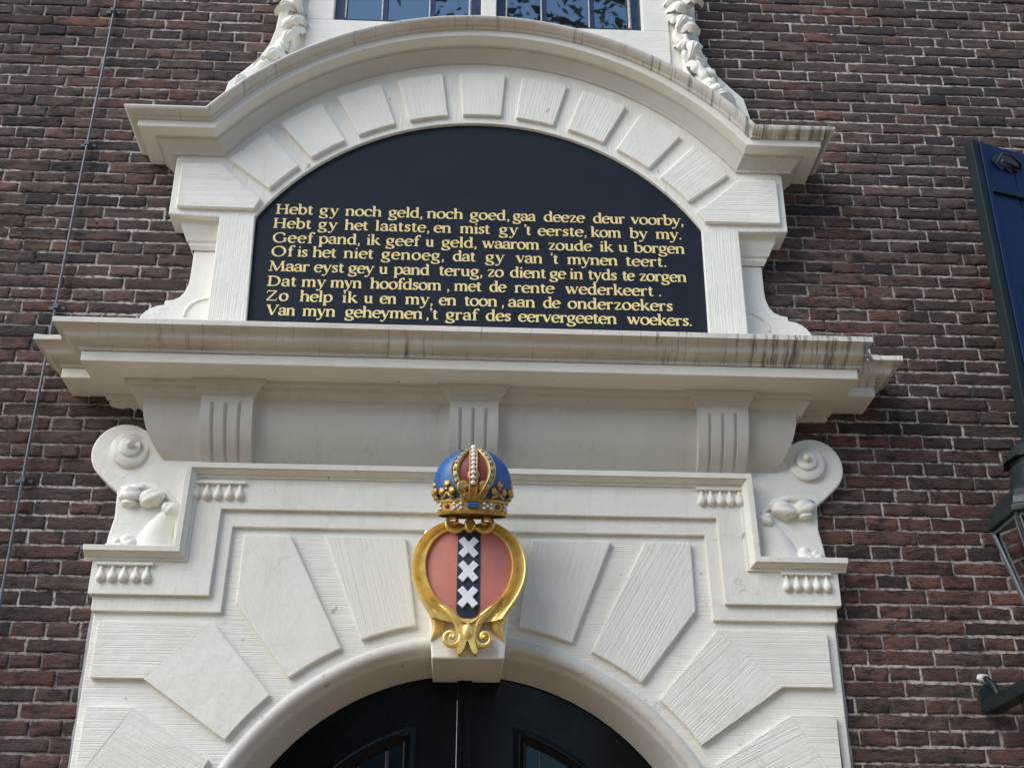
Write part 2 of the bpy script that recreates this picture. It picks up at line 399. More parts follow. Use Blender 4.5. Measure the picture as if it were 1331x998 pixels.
# archivolt: roll and splayed soffit
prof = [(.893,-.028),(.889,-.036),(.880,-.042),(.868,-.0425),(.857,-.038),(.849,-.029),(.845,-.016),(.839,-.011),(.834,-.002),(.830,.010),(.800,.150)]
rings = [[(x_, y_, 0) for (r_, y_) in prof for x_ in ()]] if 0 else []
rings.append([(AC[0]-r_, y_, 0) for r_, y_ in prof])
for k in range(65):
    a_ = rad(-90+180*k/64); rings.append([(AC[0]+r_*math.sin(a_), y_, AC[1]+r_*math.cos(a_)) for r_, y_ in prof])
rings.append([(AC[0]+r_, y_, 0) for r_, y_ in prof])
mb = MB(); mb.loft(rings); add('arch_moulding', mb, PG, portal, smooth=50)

def slab(name, pts, th, y, m, parent, c, p0=None, bevel=.0045):
    """a raised voussoir block; pts in world XZ, its own frame turned to its radial direction about the arch centre c"""
    gx = sum(p[0] for p in pts)/len(pts); gz = sum(p[1] for p in pts)/len(pts)
    th_ = th; ca, sa = math.cos(th_), math.sin(th_)
    loc = []
    for x_, z_ in pts:
        dx, dz = x_-gx, z_-gz; loc.append((dx*ca-dz*sa, dx*sa+dz*ca))
    b = MB(); b.prism(loc, -y, 0.02)
    return add(name, b, m, parent, bevel=bevel, frame=((gx, -(p0 or 0), gz), (0, th_, 0)))
def PR(a_, r_, c): return (c[0]+r_*math.sin(rad(a_)), c[1]+r_*math.cos(rad(a_)))
for s in (-1, 1):
    j = lambda: random.uniform(-.006, .006)
    top = 2.973
    def topp(a_): r_ = (top-AC[1])/math.cos(rad(a_)); return PR(s*a_, r_, AC)
    q = [PR(s*10.3, .930, AC)] + [PR(s*(10.3+11.2*k/5), .930, AC) for k in range(1, 6)] + [topp(21.6), topp(9.9)]
    slab('voussoir_block', q, rad(s*16), .0185+.002*random.random(), PV, portal, AC, .028)
    hx = .752
    q = [PR(s*(25.7+11.6*k/5), .930, AC) for k in range(6)] + [PR(s*37.6, 1.236, AC), (AC[0]+s*hx, top), topp(26.1)]
    slab('voussoir_block', q, rad(s*31), .0185+.002*random.random(), PV if s > 0 else PVS, portal, AC, .028)
    ex = 1.185
    for a0, a1, zt, m0, m1 in ((42.0, 53.7, 2.672, PVS if s < 0 else PV, PH), (58.3, 70.5, 2.400, PV, PH)):
        lo = PR(s*(a1+.6), 1.256, AC); hi = PR(s*(a0-.1), (zt-AC[1])/math.cos(rad(a0-.1)), AC)
        q = [PR(s*(a0+(a1-a0)*k/5), .925, AC) for k in range(6)] + [lo, hi]
        slab('voussoir_block', q, rad(s*(a0+a1)/2), .0195, m0, portal, AC, .028, .0012)
        q = [lo, hi, (AC[0]+s*ex, zt), (AC[0]+s*ex, lo[1])]
        slab('voussoir_ear', q, 0, .0192, m1, portal, AC, .028, .0012)
    for za, zb in ((1.78, 2.11), (1.36, 1.72), (.94, 1.30), (.5, .88)):
        slab('voussoir_block', [(AC[0]+s*.925, za), (AC[0]+s*ex, za), (AC[0]+s*ex, zb), (AC[0]+s*.925, zb)], 0, .025, PH, portal, AC, .028)
# grey mortar joint between jamb and bricks
for s in (-1, 1):
    mb = MB(); rings = []
    for k in range(60):
        z_ = 2.75*k/59; w_ = .012+.007*random.random()
        rings.append([(CX+s*(1.213), -.022, z_), (CX+s*(1.215+w_*.6), -.014-.004*random.random(), z_), (CX+s*(1.218+w_), .006, z_)])
    mb.loft(rings); add('joint_mortar', mb, SOOT, portal)
# keystone
mb = MB(); mb.prism([(.0415-.112, 2.537), (.0415+.115, 2.539), (.0415+.150, 2.96), (.0415-.150, 2.96)], -.165, .17)
add('keystone', mb, PW, portal, bevel=.006)

# eared architrave: stepped fascias and crown moulding
def mir(pts): return pts + [(2*CX-x_, z_) for x_, z_ in pts[::-1]]
f2 = mir([(CX-1.222, 2.742), (CX-1.222, 2.706), (CX-.807, 2.706), (CX-.800, 3.000)])
f2 = [(CX-1.222, 2.90), (CX-1.222, 2.706), (CX-.805, 2.706), (CX-.797, 3.000), (CX+.797, 3.000), (CX+.805, 2.706), (CX+1.222, 2.706), (CX+1.222, 2.90), (CX+.9, 2.90), (CX+.9, 3.15), (CX-.9, 3.15), (CX-.9, 2.90)]
mb = MB(); mb.prism(f2, -.0445, .0); add('inner_fascia', mb, PVL, portal, bevel=.0025)
f1 = [(CX-1.236, 2.885), (CX-1.236, 2.757), (CX-.846, 2.757), (CX-.838, 3.057), (CX+.838, 3.057), (CX+.846, 2.757), (CX+1.236, 2.757), (CX+1.236, 2.885), (CX+.935, 2.885), (CX+.935, 3.185), (CX-.935, 3.185), (CX-.935, 2.885)]
mb = MB(); mb.prism(f1, -.060, -.002); arch = add('eared_architrave', mb, PVL, portal, bevel=.0025)
cp_ = [(0.0, -.060), (.001, -.067), (.009, -.068), (.010, -.076), (.014, -.079), (.021, -.090), (.023, -.090), (.0235, -.098), (.040, -.100), (.0415, -.098), (.0415, .01)]   # (outward n, y)
path = [((CX-1.262, 2.870), (0, 1)), ((CX-.928, 2.870), (-1, 1)), ((CX-.921, 3.167), (-1, 1)), ((CX+.921, 3.167), (1, 1)), ((CX+.928, 2.870), (1, 1)), ((CX+1.262, 2.870), (0, 1))]
rings = [[(p[0]+d[0]*n_, y_, p[1]+d[1]*n_) for n_, y_ in cp_] for p, d in path]
mb = MB(); mb.loft(rings, cap0=True, cap1=True); add('architrave_moulding', mb, PW, portal, smooth=20)
# guttae
def drops(x0, x1, z):
    root = MB(); root.box(x0, x1, -.073, -.058, z-.010, z)
    bar = add('drop_ornament', root, PW, portal, bevel=.002)
    w = (x1-x0)
    for k in range(5):
        cx_ = x0+w*(k+.5)/5*1.0
        b = MB(); pr = [(0,.002),(.0048,0),(.0055,-.010),(.0075,-.019),(.0125,-.030),(.0155,-.041),(.0140,-.050),(.0085,-.056),(0,-.058)]
        b.lathe(pr, (cx_+random.uniform(-.001,.001), -.063, z-.008), 14)
        add('drop', b, PW, bar, smooth=60)
drops(-.902, -.718, 3.153); drops(.818, .983, 3.166); drops(-1.176, -.990, 2.862); drops(1.086, 1.255, 2.868)

# frieze (pulvinated), mitred back at both ends
rings = []
def frz(t): return -.065+.190*math.sin(t), 3.198+.232*(1-math.cos(t)), .962+.170*math.sin(t)
for k in range(15):
    t = math.pi/2*k/14; p_, z_, h_ = frz(t)
    rings.append([(CX-h_, .01, z_), (CX-h_, -p_, z_)] + [(CX-h_+2*h_*q_/24, -p_, z_) for q_ in range(1, 24)] + [(CX+h_, -p_, z_), (CX+h_, .01, z_)])
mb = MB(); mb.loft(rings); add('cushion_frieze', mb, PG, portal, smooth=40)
# fluted brackets on the frieze
for bx, bs in ((-.795, .088), (.048, .084), (.912, .087)):
    cols = [(-1, .016), (-1, 0)]
    for g in (-.52, 0, .52): cols += [(g-.115, 0), (g-.01, -.0105), (g+.025, -.0105), (g+.055, 0)]
    cols += [(1, 0), (1, .016)]
    rings = []
    for k in range(17):
        t = math.pi/2*k/16; p_, z_, h_ = frz(t); s_ = math.sin(t)
        wd = bs*(.93+.07*s_); fl = 1 if (k < 15) else 0; r_ = []
        for (u_, d_) in cols:
            dd = d_ if d_ < 0 else 0
            pf_ = p_+.034 if d_ <= 0 else p_-.012
            r_.append((bx+u_*wd, -(pf_+dd*fl), z_))
        rings.append(r_)
    mb = MB(); mb.loft(rings); bk = add('fluted_bracket', mb, PG, portal, smooth=25)
    capr = [(-.008, 3.424), (.001, 3.428), (.003, 3.440), (.009, 3.451), (.019, 3.456), (.020, 3.470), (.028, 3.473), (.036, 3.489)]
    b0 = bs+.003; pb = .153
    st_ = [lambda o_, z_: (bx-b0-o_, -.05, z_), lambda o_, z_: (bx-b0-o_, -(pb+o_*.55), z_), lambda o_, z_: (bx+b0+o_, -(pb+o_*.55), z_), lambda o_, z_: (bx+b0+o_, -.05, z_)]
    mb = MB(); mb.loft([[f_(o_, z_) for o_, z_ in capr] for f_ in st_]); add('bracket_cap', mb, PG, bk, smooth=25)

# cornice
Bf, pf, Bs, ps = 1.3155, .280, 1.4155, .148
def stations(pr, right=True):
    o_ = [lambda o, z: (CX-Bs-o, .03, z), lambda o, z: (CX-Bs-o, -(ps+o), z), lambda o, z: (CX-Bf-o, -(ps+o), z), lambda o, z: (CX-Bf-o, -(pf+o), z)]
    for k in range(1, 30):
        o_.append(lambda o, z, k=k: (CX-Bf-o+2*(Bf+o)*k/30, -(pf+o), z))
    o_ += [lambda o, z: (CX+Bf+o, -(pf+o), z), lambda o, z: (CX+Bf+o, -(ps+o), z), lambda o, z: (CX+Bs+o, -(ps+o), z), lambda o, z: (CX+Bs+o, .03, z)]
    return [[f_(o, z) for o, z in pr] for f_ in o_]
bed = [(-.24,3.420),(-.165,3.420),(-.160,3.424),(-.157,3.430),(-.153,3.440),(-.146,3.450),(-.137,3.456),(-.136,3.470),(-.128,3.472),(-.122,3.478),(-.119,3.490)]
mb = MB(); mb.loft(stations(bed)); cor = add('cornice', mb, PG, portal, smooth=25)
cor_p = [(-.119,3.490),(0,3.490),(0,3.5275),(-.02,3.5275)]
mb = MB(); mb.loft(stations(cor_p)); add('corona', mb, PW, cor, bevel=.003)
crw = [(-.01,3.527),(.006,3.528),(.008,3.532),(.008,3.540),(.014,3.541),(.016,3.546),(.034,3.549),(.046,3.555),(.052,3.564),(.055,3.574),(.064,3.583),(.078,3.589),(.084,3.590)]
st_ = stations(crw); cut = CX+Bf+.010
L = [r_ for r_ in st_[:33]]
L.append([(cut, -(pf+o), z) for o, z in crw])
L[-1] = [(cut, q[1], q[2]) for q in L[-1]]
mb = MB(); mb.loft(L); mb.loft([[(cut, -(pf+o), z) for o, z in crw], [(cut, -.1, z) for o, z in crw]])
add('crown_moulding', mb, PC, cor, smooth=35)
mb = MB(); mb.loft([[(cut+.012, -(ps+o), z) for o, z in crw], [(CX+Bs+o, -(ps+o), z) for o, z in crw], [(CX+Bs+o, .03, z) for o, z in crw]])
add('crown_moulding', mb, PS, cor, smooth=35)
# top fillet and sloping weathering (front piece, left return, right return)
def fill(x0, x1, p, yb): 
    mb.loft([[(x_, -p, 3.590), (x_, -p-.001, 3.609), (x_, -yb, 3.622)] for x_ in np.linspace(x0, x1, 26)], cap0=True, cap1=True)
mb = MB(); fill(CX-Bf-.085, cut+.028, pf+.086, .02); mb.loft([[(CX-Bf-.085, -pf-.086, 3.590),(CX-Bf-.085, -.1, 3.590)],[(cut+.028, -pf-.086, 3.590),(cut+.028, -.1, 3.590)]])
for xe in (CX-Bf-.085, cut+.028): mb.loft([[(xe, -pf-.086, 3.590), (xe, -.01, 3.590)], [(xe, -pf-.087, 3.609), (xe, -.01, 3.622)]])
add('cornice_capping', mb, PS, cor, bevel=.002)
mb = MB()
for x0, x1 in ((CX-Bs-.086, CX-Bf-.09), (cut+.060, CX+Bs+.086)):
    mb = MB(); mb.prism([(x0, 3.590), (x1, 3.590), (x1, 3.612), ((x0+x1)/2, 3.609), (x0, 3.613)], -ps-.086, .03)
    add('cornice_capping', mb, PS, cor, bevel=.003)
mb = MB(); mb.box(cut+.03, cut+.075, -.20, .0, 3.625, 3.652); mb.loft([[(cut+.002, -(pf+.06+.02*math.sin(k)), 3.585-.012*k) for k in range(4)], [(cut+.05+.01*k, -(.235+.01*k), 3.590-.012*k) for k in range(4)]])
add('lead_flashing', mb, LEAD, cor)

# scroll brackets beside the frieze
def scroll(s):
    X = lambda d: CX+s*d                               # d measured outwards from the axis
    mirr = lambda pts: [(X(a_), b_) for a_, b_ in pts]
    dc = (1.198, 3.262); R_ = .108
    circ = [(dc[0]+R_*math.cos(rad(t)), dc[1]+R_*math.sin(rad(t))) for t in range(125, -50, -9)]
    out = [(1.00, 3.36), (1.10, 3.345)] + circ + [(1.226, 3.140), (1.198, 3.118), (1.194, 3.03), (1.206, 2.96), (1.210, 2.905), (.90, 2.905), (.90, 3.20)]
    mb = MB(); mb.prism(mirr(out), -.038, .01)
    root = add('scroll_bracket', mb, PW, portal, bevel=.006)
    # volute: two stepped spiral discs and a boss
    mb = MB()
    for rr, hh, y0, ox, oz in ((.064, .021, -.036, -.026, .014), (.036, .015, -.050, -.026, .019)):
        rings = []
        for fr_, hk in ((0, 1), (.5, 1), (.93, 1), (.98, .85), (1, .4), (1.0, -.5)):
            ring = []
            for k in range(40):
                a_ = rad(9*k); lift = max(0, .5+.5*math.cos(a_-rad(-38)))**.55
                r_ = rr*fr_*(1+.10*math.cos(a_-rad(-60)))
                ring.append((X(dc[0]+ox+r_*math.cos(a_)), y0-hh*lift*hk*(1 if fr_ > 0 else .8), dc[1]+oz+r_*math.sin(a_)))
            rings.append(ring)
        mb.loft(rings, True)
    add('volute', mb, PW, root, smooth=50)
    mb = MB(); mb.ball((X(dc[0]-.026), -.068, dc[1]+.022), (.0135, .014, .0135)); add('volute_boss', mb, PW, root, smooth=180)
    # acanthus leaf: curled lobes with folds
    lobes = [(1.150, 3.108, .034, .024, 10, .062), (1.075, 3.098, .040, .024, -18, .066), (1.012, 3.060, .024, .022, -35, .060), (1.150, 3.083, .026, .014, 5, .054),
             (1.170, 2.930, .022, .019, 20, .060), (1.135, 2.937, .027, .024, -10, .058), (1.195, 2.922, .016, .015, 0, .05), (1.150, 2.918, .020, .014, 0, .066)]
    for (d_, z_, rx, rz, an, p_) in lobes:
        mb = MB(); mb.ball((X(d_), -p_+.020, z_-.004), (rx*1.12, .032, rz*1.30), 14, Matrix.Rotation(rad(-s*an), 3, 'Y'), .10)
        add('acanthus_lobe', mb, PW, root, smooth=180)
    mb = MB()                                           # hollow-backed leaf body
    rings = []
    for k in range(13):
        t = k/12; zc = 2.907+.17*t; hw = .060*(1-t)**.6+.012; cx_ = 1.055-.065*t**2
        rings.append([(X(cx_+hw*math.cos(rad(180*q_/8))), -.036-.030*math.sin(rad(180*q_/8))*(1-.4*t), zc) for q_ in range(9)])
    mb.loft(rings); add('leaf_body', mb, PW, root, smooth=180)
    mb = MB(); rings = []
    pth = [(1.185, 3.13), (1.10, 3.142), (1.045, 3.125), (1.01, 3.09), (.985, 3.04), (.982, 2.96), (1.005, 2.907)]
    mb.tube([(X(a_), -.038, b_) for a_, b_ in pth], [.008,.012,.012,.011,.010,.008,.006], 8); add('leaf_rib', mb, PW, root, smooth=180)
scroll(-1); scroll(1)

# ------------------------------------------------------------------ pediment that frames the inscription
ped = thing('pediment_frame', 'white arched wooden frame with curved cornice standing on the doorway cornice', 'pediment', (.06, 0, 3.60))
PC2 = (.058, 3.66); HX = .063
mb = MB()
inner = arc(.985, 58, -58, 40, PC2)
poly = [(HX-.97, 3.60), (HX-.97, 4.175), (HX-1.158, 4.182), (HX-1.158, 4.44), (HX-1.10, 4.46)] + arc(1.30, -48, 48, 40, PC2) + [(HX+1.10, 4.46), (HX+1.158, 4.44), (HX+1.158, 4.182), (HX+.97, 4.175), (HX+.97, 3.60), (HX+.826, 3.60)] + inner + [(HX-.826, 3.60)]
mb.prism(poly, -.130, .0); add('frame_plate', mb, PV, ped, bevel=.004)
for k in range(-4, 5):
    a0 = k*11.72; q = [PR(a0-4.25+8.5*i_/4, 1.016, PC2) for i_ in range(5)] + [PR(a0+4.3-8.6*i_/4, 1.222, PC2) for i_ in range(5)]
    slab('voussoir_block', q, rad(a0), .0155+.003*random.random(), PVS if k % 3 == 0 else PV, ped, PC2, .128)
for s in (-1, 1):
    q = [(HX+s*.843, 4.206), (HX+s*1.130, 4.208), (HX+s*1.132, 4.405), (HX+s*.985, 4.405), PR(s*53.8, 1.10, PC2), PR(s*54.0, 1.010, PC2)]
    slab('end_block', q, 0, .018, PH, ped, PC2, .128)
    # capital and wing behind the block
    capr = [(-.070, 4.074), (-.060, 4.090), (-.060, 4.104), (-.052, 4.107), (-.044, 4.128), (-.030, 4.150), (-.027, 4.168), (-.020, 4.183)]
    x1 = HX+s*1.158; x2 = HX+s*.95
    mb = MB(); mb.loft([[(x1+s*(o-.015), .0, z) for o, z in capr], [(x1+s*(o-.015), -(.125+o), z) for o, z in capr], [(x2, -(.125+o), z) for o, z in capr]], cap1=False)
    add('capital_moulding', mb, PW, ped, smooth=25)
    w_ = [(.90, 3.60), (.90, 4.10), (1.066, 4.10), (1.067, 3.965), (1.070, 3.930), (1.080, 3.898), (1.096, 3.876), (1.118, 3.864), (1.146, 3.860), (1.147, 3.842), (1.172, 3.838), (1.196, 3.826), (1.214, 3.810), (1.228, 3.790), (1.235, 3.60)]
    mb = MB(); mb.prism([(HX+s*a_, b_) for a_, b_ in w_], -.050, .0); add('side_wing', mb, PW, ped, bevel=.003)
    mb = MB(); mb.tube([(HX+s*(.985+.085*math.sin(rad(t))), -.050, 3.872-.075*(1-math.cos(rad(t)))*1.0) for t in range(-20, 91, 10)], .006, 6); add('wing_moulding', mb, PW, ped, smooth=60)
# curved cornice: level ends, mitred to the arc, returned to the wall
KC = (.062, 3.719); KR = 1.27; KZ = 4.497; KH = 1.290
def pedsweep(pr, name, m, smooth, bevel=0):
    """pr: (p, h) = distance in front of the wall, height above the corona's lower edge"""
    mb = MB(); rings = []
    def kink(h): return math.sqrt(max((KR+h)**2-(KZ+h-KC[1])**2, 0))
    rings.append([(HX-KH-(p-.24), .0, KZ+h) for p, h in pr])
    rings.append([(HX-KH-(p-.24), -p, KZ+h) for p, h in pr])
    n_ = 72
    for k in range(n_+1):
        r_ = []
        for p, h in pr:
            am = math.asin(kink(h)/(KR+h)); a_ = -am+2*am*k/n_
            r_.append((KC[0]+(KR+h)*math.sin(a_), -p, KC[1]+(KR+h)*math.cos(a_)))
        rings.append(r_)
    rings.append([(HX+KH+(p-.24), -p, KZ+h) for p, h in pr])
    rings.append([(HX+KH+(p-.24), .0, KZ+h) for p, h in pr])
    mb.loft(rings); return add(name, mb, m, ped, smooth=smooth, bevel=bevel)
pedsweep([(.06,-.052),(.128,-.052),(.140,-.051),(.141,-.044),(.147,-.040),(.158,-.026),(.170,-.016),(.178,-.010),(.179,-.003),(.186,-.001),(.186,0)], 'bed_moulding', PG, 25)
pedsweep([(.186,0),(.24,0),(.24,.031),(.23,.031)], 'curved_corona', PW, 30, .0025)
pedsweep([(.235,.030),(.251,.0305),(.252,.037),(.2535,.040),(.264,.0405),(.278,.045),(.286,.053),(.287,.060),(.281,.067),(.20,.078),(.0,.10)], 'curved_crown', PS, 40)

# ------------------------------------------------------------------ inscription tablet
tab = thing('inscription_tablet', 'dark slate blue board with eight lines of gold Dutch verse', 'tablet', (HX, -.115, 3.6))
mb = MB(); pts = [(HX-.835, 3.605), (HX+.835, 3.605)] + [(HX+.83, 4.19)] + arc(.994, 56.5, -56.5, 40, PC2) + [(HX-.83, 4.19)]
mb.prism(pts, -.115, -.02); add('board', mb, PANEL, tab)

# lettering: broad-nib roman strokes built glyph by glyph (unit = x-height)
def E_(cx, cy, rx, ry, a0, a1, n=None):
    n = n or max(5, int(abs(a1-a0)/18))
    return [(cx+rx*math.cos(rad(a0+(a1-a0)*k/n)), cy+ry*math.sin(rad(a0+(a1-a0)*k/n))) for k in range(n+1)]
def sf(x, y, w=.30): return ('s', [(x-w/2, y), (x+w/2, y)])
def flag(x, y): return ('s', [(x-.17, y-.07), (x-.02, y-.01)])
def stem(x, y0, y1): return ('p', [(x, y0), (x, y1)])
TH, TN = .275, .11
G = {}
G['a'] = (.76, [('p', E_(.34,.72,.25,.265,150,0)+[(.595,.35),(.60,.14),(.68,.05),(.75,.07)]), ('p', [(.595,.60)]+E_(.33,.28,.25,.245,75,300)+[(.595,.16)]), ('d', [(.12,.80)])])
G['b'] = (.84, [stem(.16,0,1.5), flag(.16,1.5), ('p', E_(.43,.50,.32,.485,140,-140)), ])
G['c'] = (.74, [('p', E_(.42,.5,.335,.485,42,318)), ('d', [(.66,.79)])])
G['d'] = (.88, [stem(.68,.0,1.5), flag(.68,1.5), sf(.74,.035,.26), ('p', E_(.41,.50,.32,.485,40,320))])
G['e'] = (.77, [('p', E_(.41,.5,.335,.485,8,318)), ('s', [(.10,.56),(.72,.56)])])
G['f'] = (.52, [('p', [(.24,0),(.24,1.15)]+E_(.47,1.15,.23,.36,180,55)), ('s', [(.03,.96),(.50,.96)]), sf(.24,.035,.36), ('d', [(.585,1.40)])])
G['g'] = (.80, [('p', E_(.36,.66,.255,.31,0,360,20)), ('s', [(.56,.85),(.64,.95),(.78,.96)]), ('p', [(.22,.40),(.13,.24),(.17,.11),(.40,.06),(.62,.0)]+E_(.38,-.22,.33,.21,40,-205))])
G['h'] = (.90, [stem(.17,0,1.5), flag(.17,1.5), sf(.17,.035), ('p', [(.17,.70)]+E_(.45,.66,.255,.30,140,0)+[(.705,0)]), sf(.705,.035)])
G['i'] = (.42, [stem(.21,0,.97), flag(.21,.96), sf(.21,.035), ('d', [(.21,1.33)])])
G['k'] = (.86, [stem(.17,0,1.5), flag(.17,1.5), sf(.17,.035), ('s', [(.20,.42),(.66,.93)]), ('p', [(.36,.60),(.76,.02)]), sf(.62,.95,.28), sf(.78,.035,.24)])
G['l'] = (.42, [stem(.21,0,1.5), flag(.21,1.5), sf(.21,.035)])
G['m'] = (1.34, [stem(.17,0,.97), flag(.17,.96), sf(.17,.035), ('p', [(.17,.70)]+E_(.42,.66,.235,.30,140,0)+[(.655,0)]), sf(.655,.035,.28), ('p', [(.655,.70)]+E_(.90,.66,.235,.30,140,0)+[(1.135,0)]), sf(1.135,.035)])
G['n'] = (.90, [stem(.17,0,.97), flag(.17,.96), sf(.17,.035), ('p', [(.17,.70)]+E_(.45,.66,.255,.30,140,0)+[(.705,0)]), sf(.705,.035)])
G['o'] = (.83, [('p', E_(.415,.5,.335,.485,0,360,22))])
G['p'] = (.86, [stem(.17,-.48,.97), flag(.17,.96), sf(.17,-.45,.32), ('p', E_(.45,.50,.32,.485,140,-140))])
G['r'] = (.64, [stem(.17,0,.97), flag(.17,.96), sf(.17,.035,.32), ('p', [(.17,.62)]+E_(.42,.66,.24,.29,150,70)), ('d', [(.54,.88)])])
G['s'] = (.60, [('p', [(.50,.76),(.46,.90),(.31,.96),(.15,.88),(.13,.72),(.24,.58),(.38,.47),(.49,.34),(.47,.14),(.31,.04),(.15,.09),(.10,.25)])])
G['t'] = (.52, [('p', [(.22,1.22),(.22,.24),(.27,.08),(.38,.03),(.50,.12)]), ('s', [(.03,.96),(.47,.96)])])
G['u'] = (.90, [('p', [(.19,.97),(.19,.35)]+E_(.43,.33,.24,.29,180,320)), flag(.19,.96), stem(.69,0,.97), flag(.69,.96), sf(.75,.035,.24)])
G['v'] = (.80, [('p', [(.12,.95),(.42,.03)]), ('s', [(.42,.03),(.70,.95)]), sf(.13,.955,.30), sf(.70,.955,.24)])
G['w'] = (1.20, [('p', [(.12,.95),(.37,.03)]), ('s', [(.37,.03),(.60,.92)]), ('p', [(.56,.95),(.83,.03)]), ('s', [(.83,.03),(1.09,.95)]), sf(.13,.955,.28), sf(.57,.955,.22), sf(1.09,.955,.22)])
G['y'] = (.80, [('p', [(.12,.95),(.43,.05)]), ('s', [(.70,.95),(.43,.05),(.30,-.30),(.17,-.44),(.03,-.40)]), sf(.13,.955,.30), sf(.70,.955,.24), ('d', [(.05,-.40)])])
G['z'] = (.72, [('s', [(.09,.76),(.11,.95),(.62,.95)]), ('p', [(.60,.93),(.13,.06)]), ('s', [(.11,.05),(.62,.05),(.66,.24)])])
G[','] = (.34, [('d', [(.17,.08)]), ('s', [(.22,.06),(.19,-.12),(.09,-.24)])])
G['.'] = (.32, [('d', [(.16,.08)])])
G["'"] = (.26, [('d', [(.12,1.42)]), ('s', [(.17,1.40),(.14,1.24),(.06,1.14)])])
G['H'] = (1.22, [stem(.22,0,1.36), stem(1.0,0,1.36), ('s', [(.22,.72),(1.0,.72)]), sf(.22,.035,.40), sf(.22,1.33,.40), sf(1.0,.035,.40), sf(1.0,1.33,.40)])
G['G'] = (1.26, [('p', E_(.64,.68,.56,.68,42,330)), stem(1.12,.10,.60), sf(1.10,.60,.34), ('d', [(1.02,1.10)])])
G['O'] = (1.34, [('p', E_(.66,.68,.57,.68,0,360,26))])
G['M'] = (1.58, [('s', [(.22,0),(.30,1.36)]), ('p', [(.28,1.33),(.79,.06)]), ('s', [(.79,.06),(1.28,1.33)]), ('p', [(1.26,1.36),(1.36,0)]), sf(.22,.035,.34), sf(1.36,.035,.40), sf(.22,1.33,.24), sf(1.34,1.33,.24)])
G['D'] = (1.26, [stem(.24,0,1.36), ('p', [(.24,1.32),(.50,1.32)]+E_(.55,.68,.56,.64,88,-88)+[(.24,.04)]), sf(.12,.035,.22), sf(.12,1.33,.22)])
G['Z'] = (1.12, [('s', [(.13,1.05),(.16,1.31),(.98,1.31)]), ('p', [(.94,1.29),(.16,.06)]), ('s', [(.12,.05),(.98,.05),(1.03,.32)])])
G['V'] = (1.22, [('p', [(.16,1.33),(.60,.03)]), ('s', [(.60,.03),(1.06,1.33)]), sf(.18,1.33,.38), sf(1.06,1.33,.32)])

def ribbon(mb, pts, kind, ox, oz, sx, sz, y, extra):
    """one pen stroke; thickness follows its direction like a broad nib held at a slight angle"""
    P_ = [(ox+x_*sx, oz+z_*sz) for x_, z_ in pts]
    if kind == 'd':
        r_ = .115*sz+extra; mb.prism([(P_[0][0]+r_*math.cos(rad(t)), P_[0][1]+r_*math.sin(rad(t))) for t in range(0, 360, 36)], y, -.1145); return
    n_ = len(P_); L_, R_ = [], []
    closed = n_ > 8 and math.dist(P_[0], P_[-1]) < 1e-5
    for k in range(n_):
        if closed: a_, b_ = P_[(k-1) % (n_-1)], P_[(k+1) % (n_-1)]
        else: a_, b_ = P_[max(0, k-1)], P_[min(n_-1, k+1)]
        dx, dz = b_[0]-a_[0], b_[1]-a_[1]; d_ = math.hypot(dx, dz) or 1
        nx_, nz_ = -dz/d_, dx/d_
        if kind == 's': w_ = TN
        else: w_ = TN+(TH-TN)*abs(nx_*math.cos(rad(14))+nz_*math.sin(rad(14)))**1.4
        h_ = w_*sz/2+extra
        ex_ = 0
        if not closed and extra and k in (0, n_-1): ex_ = extra*(-1 if k == 0 else 1)
        q_ = (P_[k][0]+dx/d_*ex_, P_[k][1]+dz/d_*ex_)
        L_.append((q_[0]+nx_*h_, q_[1]+nz_*h_)); R_.append((q_[0]-nx_*h_, q_[1]-nz_*h_))
    fr = [[(l_[0], y, l_[1]), (l_[0], -.1145, l_[1]), (r_[0], -.1145, r_[1]), (r_[0], y, r_[1])] for l_, r_ in zip(L_, R_)]
    mb.loft(fr, True, not closed, not closed)

